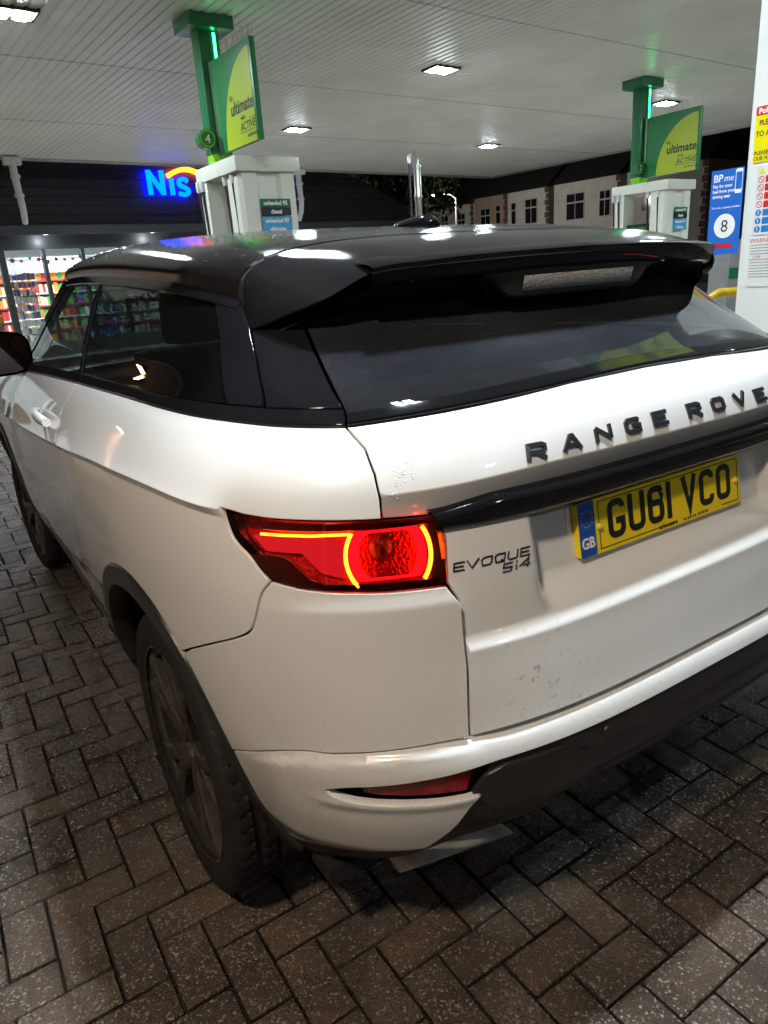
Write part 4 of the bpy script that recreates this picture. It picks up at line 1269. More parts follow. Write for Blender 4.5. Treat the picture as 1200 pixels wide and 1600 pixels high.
# lower bumper: one piece round the whole tail
def zsplit(s): return np.interp(np.abs(s), [0, .56, .587, .675, .797, .882, .963, 1.08], [.668, .668, .666, .662, .652, .643, .619, .566])
def d_low(s, z):
    a = np.abs(s)
    t = zsplit(s) - z
    side = sm(.50, .66, a)
    d = .013 * sm(0, .020, t) * side * (1 - sm(.93, 1.05, a))
    d += (1 - side) * (-.022 * (1 - sm(.004, .020, t)) + .004 * sm(.018, .03, t))
    # scalloped fin round the fog lamp slot
    f = sm(.56, .62, a) * (1 - sm(.83, .90, a))
    d += f * .004 * np.exp(-((z - .552) / .010) ** 2)
    return d - .012 * sm(.44, .37, z)
def F_low(s, z): return P(s, z) + normal(s, z) * d_low(s, z)[..., None]
LOWL = arch_line(AX_R, a_of(1.080, .566), 0, n=8)[1:]
LB = smooth_line([(LOWL[-1][0], LOWL[-1][1]), (.869, .393), (.766, .420), (.690, .432)], 3)[1:]
fin = smooth_line([(.690, .432), (.642, .485), (.610, .530), (.588, .556)], 3)
slot_b = smooth_line([(.588, .556), (.640, .5575), (.764, .560), (.815, .562), (.845, .568), (.856, .577)], 3)
slot_t = smooth_line([(.856, .577), (.845, .582), (.797, .594), (.690, .606), (.590, .613), (.556, .615)], 3)
half = CBOT[::-1][:-1]                                     # from arch to (.587,.666)
lowp = [(.0, .664), (.3, .664), (.56, .664)] + [q for q in half[::-1] if q[0] > .587] + [(1.080, .566)] + LOWL + LB + fin[1:] + slot_b[1:] + slot_t[1:] + [(.384, .616), (.2, .616), (0, .616)]
right = [(-s, z) for s, z in lowp[::-1] if s > 1e-6]
panel('rear_bumper', lowp + right, M['paint'], fn=F_low, h=.009, gap=.0012)

# fog reflector slots
slot = slot_b[::-1] + [(.556, .615)] + slot_t[::-1][1:]
slot = [(.556, .615), (.588, .556)] + slot_b[1:] + slot_t[1:-1]
def F_in(d):
    return lambda s, z: P(s, z) + normal(s, z) * d
def red_lens():
    m = mat('red_reflector', (.30, .003, .006), .25, spec=.3, noise=(60, .5, (.16, .0, .004)))
    n, l = nodes_of(m); b = n['Principled BSDF']
    geo = n.new('ShaderNodeNewGeometry'); w = n.new('ShaderNodeTexWave'); w.inputs['Scale'].default_value = 130; w.inputs['Distortion'].default_value = 1.5
    l.new(geo.outputs['Position'], w.inputs['Vector'])
    bp = n.new('ShaderNodeBump'); bp.inputs['Strength'].default_value = .5; bp.inputs['Distance'].default_value = .003
    l.new(w.outputs[0], bp.inputs['Height']); l.new(bp.outputs[0], b.inputs['Normal'])
    return m
M['reflector'] = red_lens()
both('fog_lamp_slot', [(.54, .62), (.57, .55), (.80, .555), (.865, .575), (.80, .60)], M['trim_black'], fn=F_in(-.022), gap=0)
both('rear_reflector', [(.598, .612), (.610, .562), (.700, .563), (.764, .566), (.792, .569), (.800, .593), (.700, .605)], M['reflector'], fn=F_in(-.002), gap=0, hem=.02)

# black valance
def d_val(s, z):
    a = np.abs(s)
    d = -.004 - .0 * a
    d = d - .012 * (1 - sm(.530, .545, z)) * (1 - sm(.36, .44, a))
    d = d - .014 * sm(.468, .456, z) * (1 - sm(.60, .75, a))
    rg_ = 1 - sm(.36, .44, a)
    return d + rg_ * (.006 * np.exp(-((z - .549) / .006) ** 2) + .006 * np.exp(-((z - .472) / .006) ** 2))
def F_val(s, z): return P(s, z) + normal(s, z) * d_val(s, z)[..., None]
vb = smooth_line([(.985, .315), (.947, .302), (.86, .322), (.78, .342), (.70, .366), (.62, .390), (.55, .402), (.454, .410), (.33, .408), (.195, .400), (.09, .394), (0, .392)], 4)
vt = [(.557, .617), (.588, .559), (.612, .530), (.645, .485), (.690, .434), (.766, .421), (.869, .395), (.957, .358), (.975, .345)]
vh = [(0, .617), (.3, .617)] + vt + vb
val = vh[:-1] + [(0, .416)] + [(-s, z) for s, z in vh[::-1][1:-1]]
HL = [[(-.44, zz), (.44, zz)] for zz in (.556, .549, .542, .530, .479, .472, .465, .456)]
panel('rear_valance', val, M['cladding'], fn=F_val, h=.009, gap=.0, lines=HL)
# tow-eye covers and sensors on the valance
both('tow_cover', [(.604, .553), (.575, .590), (.536, .603), (.416, .601), (.392, .594), (.372, .572), (.350, .566), (.345, .510), (.56, .505)], M['cladding'], fn=F_in(.004), h=.015, gap=0, hem=.012)
def disc_poly(s, z, r, n=20): return [(s + r * math.cos(2 * PI * k / n), z + r * math.sin(2 * PI * k / n)) for k in range(n)]
for sgn in (False, True):
    panel('parking_sensor', disc_poly(.303, .588, .0125), M['trim_black'], fn=F_in(.0015), h=.006, gap=0, hem=.008, mirror=sgn)
    panel('parking_sensor', disc_poly(.70, .62, .0125), M['paint'], fn=F_in(.002), h=.006, gap=0, hem=.008, mirror=sgn) if False else None

# wheel-arch trims and sill cladding
tr_o = arch_line(AX_R, -6, 172, dr=.0)
tr_i = [(s_at(AX_R - R * math.cos(math.radians(a)), AXZ + R * math.sin(math.radians(a))), AXZ + R * math.sin(math.radians(a)))
        for a in np.linspace(172, -6, 27) for R in [arch_R(a) - float(np.interp(a, [0, 45, 70, 180], [.036, .026, .046, .052]))]]
both('wheel_arch_trim', tr_o + tr_i, M['cladding'], fn=F_in(.006), h=.016, gap=0, hem=.05)
ft_o = arch_line(AX_F, 5, 172, front=True); ft_i = arch_line(AX_F, 172, 5, dr=-.045, front=True)
both('wheel_arch_trim', ft_o + ft_i, M['cladding'], fn=F_in(.006), h=.02, gap=0, hem=.05)
sil = [(y2s(1.262), SILL_T), (y2s(3.00), SILL_T), (y2s(2.985), SILL_B), (y2s(1.272), SILL_B)]
both('sill', sil, M['paint'], h=.02)
sc = [(y2s(1.272), SILL_B), (y2s(2.985), SILL_B), (y2s(2.98), .29), (y2s(1.28), .29)]
both('sill_cladding', sc, M['cladding'], fn=F_in(-.002), h=.02, hem=.08)

# ---------- tailgate
tg_top = [(0, 1.228), (.25, 1.225), (.5, 1.213), (.70, 1.2035), (.763, 1.200)]
tgu = tg_top + TGGAP[1:] + [(.578, 1.054), (.40, 1.066), (0, 1.068)]
tgu_full = tgu + [(-s, z) for s, z in tgu[::-1] if s > 1e-6]
def d_tgu(s, z):
    a = np.abs(s)
    zc = 1.108 - .012 * sm(.3, .68, a)
    return -.60 * np.clip(zc - z, 0, 1) * 1.0 + .002 * np.exp(-np.abs(zc - z) / .02)
def F_tgu(s, z): return P(s, z) + normal(s, z) * d_tgu(s, z)[..., None]
cl = [(-x, 1.108 - .012 * float(sm(.3, .68, abs(x)))) for x in np.linspace(-.69, .69, 60)]
tailgate = panel('tailgate_upper', tgu_full, M['paint'], fn=F_tgu, lines=[[(s, z + dz) for s, z in cl] for dz in (.009, .0025, -.0025, -.009)], h=.012)

def Yrear(x, z):
    W, n, r = WZ(z), NZ(z), RZ(z)
    return r + (YA - r) * (1 - (1 - np.minimum(.999, np.abs(x) / W) ** n) ** (1 / n))
def rec(x, z):
    a = np.abs(x)
    o = .014 * sm(.812, .838, z)
    sc = .050 * sm(.820, .892, z) * (1 - sm(.355, .405, a))
    return o + sc
xs = np.unique(np.r_[np.linspace(-.573, -.41, 15), np.linspace(-.41, -.35, 13), np.linspace(-.35, .35, 50), np.linspace(.35, .41, 13), np.linspace(.41, .573, 15)])
zs = np.r_[np.linspace(1.03, .895, 20), np.linspace(.89, .80, 40), np.linspace(.797, .667, 24)]
V, F = [], []
rows = []
def tg_pt(x, z, d=0.0):
    edge = np.interp(z, [.666, .791, .902, .937, 1.03], [.584, .566, .562, .578, .575]) - .0055
    xx = x / .573 * edge
    return (xx, float(Yrear(xx, z) + rec(xx, z) + d), z)
for z in zs: rows.append([tg_pt(x, z) for x in xs])
rows.append([(p[0], p[1] + .004, p[2] - .003) for p in rows[-1]])
rows.append([(p[0], p[1] + .03, p[2]) for p in rows[-1]])
for r in rows: V += [(r[0][0] + .002, r[0][1] + .06, r[0][2])] + [(r[0][0] - .0012, r[0][1] + .003, r[0][2])] + r + [(r[-1][0] + .0012, r[-1][1] + .003, r[-1][2])] + [(r[-1][0] - .002, r[-1][1] + .06, r[-1][2])]
nc = len(xs) + 4
for i in range(len(rows) - 1):
    for j in range(nc - 1): F.append((i * nc + j, (i + 1) * nc + j, (i + 1) * nc + j + 1, i * nc + j + 1))
mesh('tailgate_lower', V, F, M['paint'], car, sharp=35)

# gloss-black bar across the tailgate, above the number plate
bar = []
secs = [(.036, 1.074), (.014, 1.073), (.003, 1.066), (.000, 1.052), (.003, 1.032), (.009, 1.022), (.018, 1.018), (.06, 1.020)]
bx = np.linspace(-.583, .583, 80)
for x in bx: bar.append([(x, float(Yrear(x, 1.03)) + dy, z - .014 * float(sm(.45, .58, abs(x))) * (1 if z > 1.04 else 0)) for dy, z in secs])
V = sum(bar, []); k = len(secs)
F = [(i * k + j, i * k + j + 1, (i + 1) * k + j + 1, (i + 1) * k + j) for i in range(len(bx) - 1) for j in range(k - 1)]
mesh('tailgate_bar', V, F, M['gloss_black'], car, sharp=50)
# ---------- number plate
PT = .1528
def plate_pt(u, v, h):   # u right, v up (metres from the centre), h towards the viewer
    return (u, .136 - h * math.cos(PT) + v * math.sin(PT), .9477 + v * math.cos(PT) + h * math.sin(PT))
def slab(name, outline, t0, t1, m, parent, place=plate_pt):
    n = len(outline)
    V = [place(a, b, t1) for a, b in outline] + [place(a, b, t0) for a, b in outline]
    F = [tuple(range(n)), tuple(range(n, 2 * n))[::-1]] + [(i, n + i, n + (i + 1) % n, (i + 1) % n) for i in range(n)]
    return mesh(name, V, F, m, parent, sharp=40)
plate = slab('number_plate', rrect(-.26, .26, -.0555, .0555, .006), -.012, .003, M['plate_yellow'], car)
plate['label'] = 'yellow rear number plate with black characters'
slab('plate_band', rrect(-.259, -.2145, -.0545, .0545, .004), .003, .0036, M['plate_blue'], plate)
# black border line, broken by the maker's name
bw = .0018
bord = [[(-.03, -.0475), (-.203, -.0475), (-.203, .0475), (.252, .0475), (.252, -.0475), (.19, -.0475)]]
V, F = solid_strokes(bord, bw, plate_pt, .003, .0036); mesh('plate_border', V, F, M['plate_char'], plate, smooth=False)
cw, chh, st = .050, .079, .0135
w2, h2 = cw - st, chh - st
r_ = .0125
GL = {
 'G': [[(w2, h2 * .80)] + arc(w2 - r_, h2 - r_, r_, r_, 0, 90, 5) + arc(r_, h2 - r_, r_, r_, 90, 180, 5) + arc(r_, r_, r_, r_, 180, 270, 5) + arc(w2 - r_, r_, r_, r_, 270, 360, 5) + [(w2, h2 * .42), (w2 * .46, h2 * .42)]],
 'U': [[(0, h2 + st / 2)] + arc(r_, r_, r_, r_, 180, 270, 5) + arc(w2 - r_, r_, r_, r_, 270, 360, 5) + [(w2, h2 + st / 2)]],
 '6': [[(w2, h2 * .82)] + arc(w2 - r_, h2 - r_, r_, r_, 0, 90, 5) + arc(r_, h2 - r_, r_, r_, 90, 180, 5) + arc(r_, r_, r_, r_, 180, 270, 5) + arc(w2 - r_, r_, r_, r_, 270, 360, 5) + arc(w2 - r_, h2 * .56 - r_, r_, r_, 0, 90, 5) + [(st * .4, h2 * .56)]],
 '1': [[(0, -st / 2), (0, h2 + st / 2)]],
 'V': [[(-st * .1, h2 + st / 2), (w2 / 2, st * .1), (w2 + st * .1, h2 + st / 2)]],
 'C': [[(w2, h2 * .78)] + arc(w2 - r_, h2 - r_, r_, r_, 0, 90, 5) + arc(r_, h2 - r_, r_, r_, 90, 180, 5) + arc(r_, r_, r_, r_, 180, 270, 5) + arc(w2 - r_, r_, r_, r_, 270, 360, 5) + [(w2, h2 * .22)]],
 'O': [(arc(w2 - r_, h2 - r_, r_, r_, 0, 90, 5) + arc(r_, h2 - r_, r_, r_, 90, 180, 5) + arc(r_, r_, r_, r_, 180, 270, 5) + arc(w2 - r_, r_, r_, r_, 270, 360, 5), True)],
}
u = -.178
for ch in 'GU61 VCO':
    if ch == ' ': u += .026; continue
    u0_ = u + st / 2
    V, F = solid_strokes(GL[ch], st, lambda a, b, t: plate_pt(u0_ + a, b - h2 / 2 + .004, t), .003, .0042)
    mesh('plate_character', V, F, M['plate_char'], plate, smooth=False)
    u += (st if ch == '1' else cw) + .0105
place_text('maker_name', 'turbocentre', .0125, M['plate_char'], plate, plate_pt(-.028, -.0512, .0032), (1, 0, 0), (0, math.sin(PT), math.cos(PT)), bold=.0003)
place_text('maker_line', 'Car Spec Ltd - 01142 491', .0085, M['plate_char'], plate, plate_pt(.052, -.0508, .0032), (1, 0, 0), (0, math.sin(PT), math.cos(PT)))
place_text('country_letters', 'GB', .030, M['white_ink'], plate, plate_pt(-.2555, -.037, .0038), (1, 0, 0), (0, math.sin(PT), math.cos(PT)), bold=.0008, sx=.92)
stars = MB()
for k in range(12):
    a = 2 * PI * k / 12
    cx, cy = -.237 + .0155 * math.sin(a), .020 + .0155 * math.cos(a)
    pts = [(cx + (.0022 if i % 2 == 0 else .0009) * math.sin(PI * i / 5), cy + (.0022 if i % 2 == 0 else .0009) * math.cos(PI * i / 5)) for i in range(10)]
    stars.add([plate_pt(a_, b_, .0041) for a_, b_ in pts[::-1]], [tuple(range(10))])
stars.build('stars', mat('star_yellow', (.8, .6, .05), .5), plate, smooth=False)
M['screw_cap'] = mat('yellow_screw_cap', (.75, .60, .12), .35)
for ux in (-.203, .243):
    c = MB().lathe([(0, .0065), (.004, .006), (.0068, .003), (.0072, 0)], 16)
    V = [plate_pt(ux + v[0], v[1] - .002, .003 + v[2]) for v in c.V]
    mesh('screw_cap', V, c.F, M['screw_cap'], plate)
# plinth behind the plate
slab('plate_plinth', rrect(-.275, .275, -.072, .06, .02), -.05, -.012, M['paint'], car)

# ---------- raised letters
def skin_place(s0, z0, dx=1.0, base=F_tgu, slant=0.0):
    def f(a, b, t):
        s, z = np.array([s0 - a * dx - slant * b]), np.array([z0 + b])
        return tuple((base(s, z) + normal(s, z) * t)[0])
    return f
lh, lw, lt = .028, .045, .0074
A_, B_ = lw - lt, lh - lt
BL = {
 'R': [[(0, -lt / 2), (0, B_), (A_ * .8, B_), (A_, B_ * .85), (A_, B_ * .55), (A_ * .8, B_ * .42), (lt * .4, B_ * .42)], [(A_ * .45, B_ * .42), (A_ * 1.05, -lt / 2)]],
 'A': [[(-lt * .2, -lt / 2), (A_ * .42, B_), (A_ * .58, B_), (A_ * 1.08, -lt / 2)], [(A_ * .22, B_ * .26), (A_ * .8, B_ * .26)]],
 'N': [[(0, -lt / 2), (0, B_)], [(0, B_), (A_, 0)], [(A_, 0), (A_, B_ + lt / 2)]],
 'G': [[(A_, B_ * .86), (A_ * .85, B_), (A_ * .15, B_), (0, B_ * .8), (0, B_ * .2), (A_ * .15, 0), (A_, 0), (A_, B_ * .46), (A_ * .5, B_ * .46)]],
 'E': [[(A_ + lt / 2, 0), (0, 0), (0, B_), (A_ + lt / 2, B_)], [(0, B_ * .5), (A_ * .9, B_ * .5)]],
 'O': [([(A_ * .15, 0), (A_ * .85, 0), (A_, B_ * .2), (A_, B_ * .8), (A_ * .85, B_), (A_ * .15, B_), (0, B_ * .8), (0, B_ * .2)], True)],
 'V': [[(-lt * .2, B_ + lt / 2), (A_ / 2, 0), (A_ + lt * .2, B_ + lt / 2)]],
}
for i, ch in enumerate('RANGE ROVER'):
    if ch == ' ': continue
    s0 = (.412 - .0835 * i) if i < 5 else (-.035 - .0835 * (i - 6))
    zz = 1.1145 + .009 * (1 - (abs(s0 - .02) / .42) ** 2)
    V, F = solid_strokes(BL[ch], lt, skin_place(s0 - lt / 2, zz + lt / 2, base=F_tgu), 0.0, .0045)
    mesh('badge_letter', V, F, M['badge_black'], car, smooth=False)
def F_rec(s, z):
    p = P(s, z)
    p = p.copy(); p[..., 1] = p[..., 1] + rec(p[..., 0], z); return p
M['badge_chrome'] = mat('badge_chrome', (.55, .53, .53), .12, metal=1.0)
eh, ew, et = .0155, .0225, .0024
a_, b_ = ew - et, eh - et
EV = {'E': [[(a_, 0), (0, 0), (a_ * .12, b_), (a_ * 1.1, b_)], [(a_ * .1, b_ * .5), (a_ * .95, b_ * .5)]],
      'V': [[(0, b_ + et / 2), (a_ * .38, 0), (a_ * 1.15, b_ + et / 2)]],
      'O': [([(a_ * .1, 0), (a_ * .8, 0), (a_, b_ * .3), (a_ * 1.1, b_), (a_ * .3, b_), (a_ * .06, b_ * .7)], True)],
      'Q': [([(a_ * .1, 0), (a_ * .8, 0), (a_, b_ * .3), (a_ * 1.1, b_), (a_ * .3, b_), (a_ * .06, b_ * .7)], True), [(a_ * .6, b_ * .3), (a_ * .95, -et)]],
      'U': [[(a_ * .2, b_ + et / 2), (0, b_ * .2), (a_ * .1, 0), (a_ * .85, 0), (a_, b_ * .3), (a_ * 1.12, b_ + et / 2)]]}
s0 = .562
for ch in 'EVOQUE':
    V, F = solid_strokes(EV[ch], et, skin_place(s0 - et / 2, .952 + et / 2, base=F_rec), 0.0, .002)
    mesh('badge_letter', V, F, M['badge_chrome'], car, smooth=False)
    s0 -= .0263
s0 = .470
S4 = {'S': [[(a_ * 1.1, b_), (a_ * .2, b_), (a_ * .1, b_ * .52), (a_ * .95, b_ * .48), (a_ * .85, 0), (-a_ * .05, 0)]], 'i': [[(0, -et / 2), (a_ * .12, b_ * .62)], [(a_ * .16, b_ * .84), (a_ * .2, b_ + et / 2)]],
      '4': [[(a_ * .75, -et / 2), (a_ * 1.0, b_ + et / 2), (a_ * .0, b_ * .3), (a_ * 1.1, b_ * .3)]]}
for ch, dw in (('S', .027), ('i', .009), ('4', .02)):
    V, F = solid_strokes(S4[ch], et, skin_place(s0 - et / 2, .9325 + et / 2, base=F_rec), 0.0, .002)
    mesh('badge_letter', V, F, M['badge_chrome'], car, smooth=False)
    s0 -= dw

# ---------- tail lamps
M['lamp_red_body'] = mat('red_lamp_reflector', (.60, .010, .022), .22, coat=.5, noise=(90, .6, (.25, .003, .004)), bump=(220, .5))
M['lamp_dark'] = mat('maroon_lamp_cover', (.060, .004, .006), .2, coat=.8)
M['lamp_ring'] = emit_mat('lit_led_ring', (1.0, .20, .010), 15.0)
M['lamp_glow'] = emit_mat('lit_red_bowl', (1.0, .012, .022), 1.5)
M['lamp_glow_dim'] = emit_mat('lit_red_side', (1.0, .035, .05), .55)
M['lens_red'] = glass_mat('red_lens', (.98, .42, .44), .02, .0)
LAMP = LAMP_TOP + LAMP_LEFT[1:] + LAMP_BOT[1:] + [(.578, 1.02), (.580, 1.048)]
LAMP = LAMP_TOP[::-1] + [(.580, 1.050), (.577, 1.02), (.582, .938)] + LAMP_BOT[::-1][1:] + LAMP_LEFT[::-1][1:-1]
for mir in (False, True):
    sg = -1 if mir else 1
    lamp = panel('tail_lamp', LAMP, M['lens_red'], fn=F_in(-.001), h=.012, gap=.001, hem=.045, mirror=mir)
    lamp['label'] = 'lit red tail lamp with a glowing orange ring'
    def pl(s, z, d):
        q = P(np.array([s]), np.array([z])) + normal(np.array([s]), np.array([z])) * d
        return (q[0][0] * sg, q[0][1], q[0][2])
    panel('lamp_housing', LAMP, M['lamp_red_body'], parent=lamp, fn=F_in(-.040), h=.02, gap=.002, hem=.01, mirror=mir)
    for lo_, hi_ in ((1.043, 1.059), (.9385, .952)):
        panel('lamp_frame', [(.590, lo_), (.90, lo_ + .002), (.93, hi_), (.590, hi_ - .004)] if lo_ > 1 else [(.59, lo_), (.84, lo_ + .012), (.80, hi_ + .006), (.59, hi_)], M['lamp_dark'], parent=lamp, fn=F_in(-.006), h=.02, gap=0, hem=.004, mirror=mir)
    panel('lamp_cover', smooth_line([(.925, .998), (.89, 1.003), (.855, 1.000), (.835, .985), (.815, .967), (.79, .958), (.80, .950), (.84, .953), (.884, .963), (.905, .98), (.925, .998)], 3)[:-1], M['lamp_dark'], parent=lamp, fn=F_in(-.005), h=.012, gap=0, hem=.01, mirror=mir)
    # round bowl with the two lit brackets of the ring
    cs, cz, rr = .676, .999, .0735
    bowl = [(cs + rr * .97 * math.cos(a), min(1.040, max(.9555, cz + rr * .97 * math.sin(a)))) for a in np.linspace(0, 2 * PI, 40, endpoint=False)]
    panel('lamp_bowl', bowl, M['lamp_glow'], parent=lamp, fn=F_in(-.030), h=.01, gap=0, hem=.012, mirror=mir)
    panel('side_reflector', [(.758, 1.028), (.758, .962), (.80, .972), (.835, 1.005), (.91, 1.005), (.94, 1.03)], M['lamp_glow_dim'], parent=lamp, fn=F_in(-.030), h=.01, gap=0, hem=.012, mirror=mir)
    M['bowl_facet'] = M.get('bowl_facet') or mat('red_chrome_facets', (.75, .006, .03), .15, metal=.7, bump=(160, .6))
    fc = [(cs + r * math.cos(a), cz + r * math.sin(a)) for r, a in [(.052, t) for t in np.linspace(0, 2 * PI, 28, endpoint=False)]]
    fc = [(q, min(1.036, max(.962, w))) for q, w in fc]
    panel('bowl_facets', fc, M['bowl_facet'], parent=lamp, fn=F_in(-.024), h=.01, gap=0, hem=.01, mirror=mir)
    dome = MB().lathe([(0, .012), (.010, .0105), (.017, .006), (.021, 0), (.024, 0), (.0245, -.008)], 24)
    V = [pl(cs + .012 + v[0], cz + .014 + v[1], -.018 + v[2]) for v in dome.V]
    mesh('bulb_dome', V, dome.F, M['lamp_red_body'], lamp)
    def tube_on(pts, r=.0042, d=-.009):
        return MB().tube([pl(a, b, d) for a, b in pts], r, 8)
    ring_l = [(cs + rr * math.cos(a), cz + rr * math.sin(a)) for a in np.linspace(math.radians(-41), math.radians(33), 20)]
    ring_r = [(cs - rr * math.cos(a), cz + rr * math.sin(a)) for a in np.linspace(math.radians(-38), math.radians(34), 18)]
    tube_on(ring_l, .0036).build('led_ring', M['lamp_ring'], lamp)
    tube_on(ring_r, .0036).build('led_ring', M['lamp_ring'], lamp)
    tube_on([(.905, 1.037), (.86, 1.037), (.81, 1.037), (.742, 1.038)], .0026).build('led_strip', M['lamp_ring'], lamp)

# ---------- black belt trim, side glass, pillars
BELT_FULL = BELT + smooth_line([(y2s(1.585), 1.190), (y2s(2.1), 1.175), (y2s(2.6), 1.156), (y2s(2.88), 1.140)], 4)[1:]
bt = BELT_FULL + [(s, z + .024) for s, z in BELT_FULL[::-1]]
both('belt_trim', bt, M['gloss_black'], fn=F_in(.003), h=.016, gap=.001, hem=.02)
def belt_z(s): return float(np.interp(s, [q[0] for q in BELT_FULL], [q[1] for q in BELT_FULL]))
GUT = mono([.58, .62, .656, .72, .813, 1.2, 1.71, 2.1, 2.32, 2.5], [1.352, 1.378, 1.405, 1.421, 1.435, 1.458, 1.481, 1.490, 1.488, 1.47])   # gutter height along the car
def gut(y, dz=0.0):
    z = float(GUT(y)) + dz
    return (s_at(y, z), z)
BP = [(1.612, 1.214), (1.66, 1.29), (1.70, 1.40), (1.715, 1.472)]     # split between door glass and quarter glass
qb_ = [(y2s(y) + .012, z) for y, z in BP]
QE = [(1.042, 1.232), (1.05, 1.25), (1.052, 1.341), (1.075, 1.402)]
qw = [QE[0]] + [(s, belt_z(s) + .024) for s in np.linspace(1.042, y2s(1.612) - .012, 12)][1:-1] + [(y2s(y) - .010, z) for y, z in BP] + [gut(y, -.012) for y in np.linspace(1.66, .80, 12)] + QE[::-1]
dedup = lambda L: [q for i, q in enumerate(L) if np.hypot(q[0] - L[i - 1][0], q[1] - L[i - 1][1]) > 1e-4]
qw = dedup(qw)
sw = both('side_window', qw, M['tint_glass'], fn=P, h=.02, gap=.001, hem=.004)
dw = [(y2s(y) + .022, z) for y, z in BP[::-1]] + [(s, belt_z(s) + .024) for s in np.linspace(y2s(1.634), y2s(2.80), 14)] + [gut(y, -.012) for y in np.linspace(2.28, 1.75, 8)]
dw = dedup(dw)
both('door_window', dw, M['door_glass'], fn=P, h=.02, gap=.001, hem=.004)
bp = [(y2s(y) - .010, z) for y, z in BP] + [(y2s(y) + .022, z) for y, z in BP[::-1]]
both('window_divider', bp, M['gloss_black'], fn=F_in(.004), h=.012, gap=0, hem=.01)
PA = [(.940, 1.226), (.934, 1.307), (.941, 1.362)]
pa = [(s, belt_z(s) + .024) for s in np.linspace(.94, 1.042, 5)] + QE[1:] + [gut(.72, .004), gut(.665, .004), (.952, 1.402)] + PA[::-1][:-1]
both('rear_pillar', dedup(pa), M['gloss_black'], fn=F_in(.004), h=.012, gap=.0015, hem=.02)
QG = [(.763, 1.226), (.771, 1.252), (.773, 1.297), (.784, 1.360)]
pb = [(s, belt_z(s) + .024) for s in np.linspace(.763, .936, 8)] + [(.933, 1.30), (.937, 1.355), (.90, 1.375), (.80, 1.385)] + QG[::-1][:-1]
both('corner_pane', dedup(pb), M['gloss_black'], fn=F_in(.0), h=.012, gap=.0025, hem=.02)
# upper door/window frame rail under the gutter
ur = [gut(y, -.012) for y in np.linspace(2.30, .655, 24)] + [gut(y, .012) for y in np.linspace(.655, 2.30, 24)]
both('window_frame', dedup(ur), M['gloss_black'], fn=F_in(.006), h=.014, gap=0, hem=.02)
# A-pillar
ap = [gut(2.30, .012), gut(2.30, -.012), (y2s(2.80), 1.168), (y2s(2.88), 1.140), (y2s(2.96), 1.135), gut(2.42, .01)]
both('front_pillar', ap, M['gloss_black'], fn=F_in(.004), h=.02, gap=0, hem=.03)

# ---------- rear screen
rg = [(x, 1.232 - .028 * (abs(x) / .76) ** 1.6) for x in np.linspace(.758, -.758, 50)]
rs_ = [(.766, 1.245), (.768, 1.297), (.775, 1.355), (.78, 1.42)]
tp = [(x, 1.47 - .05 * (abs(x) / .78) ** 2) for x in np.linspace(-.78, .78, 50)]
rgp = rg + [(-s, z) for s, z in rs_[:-1]] + tp + rs_[::-1][1:]
panel('rear_screen', dedup(rgp), M['rear_glass'], fn=P, h=.014, gap=.0015, hem=.004)
rt = [(x, 1.229 - .028 * (abs(x) / .763) ** 1.6) for x in np.linspace(.760, -.760, 60)]
rt2 = [(x, 1.247 - .029 * (abs(x) / .763) ** 1.6) for x in np.linspace(-.760, .760, 60)]
panel('screen_trim', rt + rt2, M['gloss_black'], fn=F_in(.005), h=.008, gap=.001, hem=.02)

# ---------- roof
_yt = np.linspace(.56, 2.62, 140)
_xt = [-P(s_at(y, float(GUT(y))), float(GUT(y)))[0] for y in _yt]
_gt = [float(GUT(y)) for y in _yt]
def XG(y): return np.interp(y, _yt, _xt)
ZC_ = mono([.36, .65, .85, 1.0, 1.3, 1.7, 2.0, 2.36, 2.6], [1.470, 1.524, 1.549, 1.562, 1.583, 1.603, 1.607, 1.592, 1.56])
_zt = [float(ZC_(y)) for y in np.linspace(.3, 2.7, 240)]
def ZC(y): return np.interp(y, np.linspace(.3, 2.7, 240), _zt)
def roof_pt(t, y, dz=0.0):
    xg, zg = float(XG(y)), float(np.interp(y, _yt, _gt)) + .008
    a = min(1.0, abs(t))
    z = zg + (float(ZC(y)) - zg) * (1 - a ** 3.4) ** .30
    return (t * xg * (1.0), y, z + dz)
tt = np.sign(np.linspace(-1, 1, 81)) * (1 - (1 - np.abs(np.linspace(-1, 1, 81))) ** 1.9)
def loft(rows):
    V, F, n = [], [], len(rows[0])
    for r in rows: V += r
    for i in range(len(rows) - 1):
        for j in range(n - 1): F.append((i * n + j, i * n + j + 1, (i + 1) * n + j + 1, (i + 1) * n + j))
    return V, F
ys = np.linspace(.664, 2.36, 60)
V, F = loft([[roof_pt(t, .662, -.012) for t in tt]] + [[roof_pt(t, y) for t in tt] for y in ys])
mesh('roof', V, F, M['roof_black'], car, sharp=40)
# rubber seal in the roof joint
V, F = loft([[roof_pt(t, y, -.006) for t in tt] for y in (.640, .668)])
mesh('roof_seal', V, F, M['trim_black'], car)
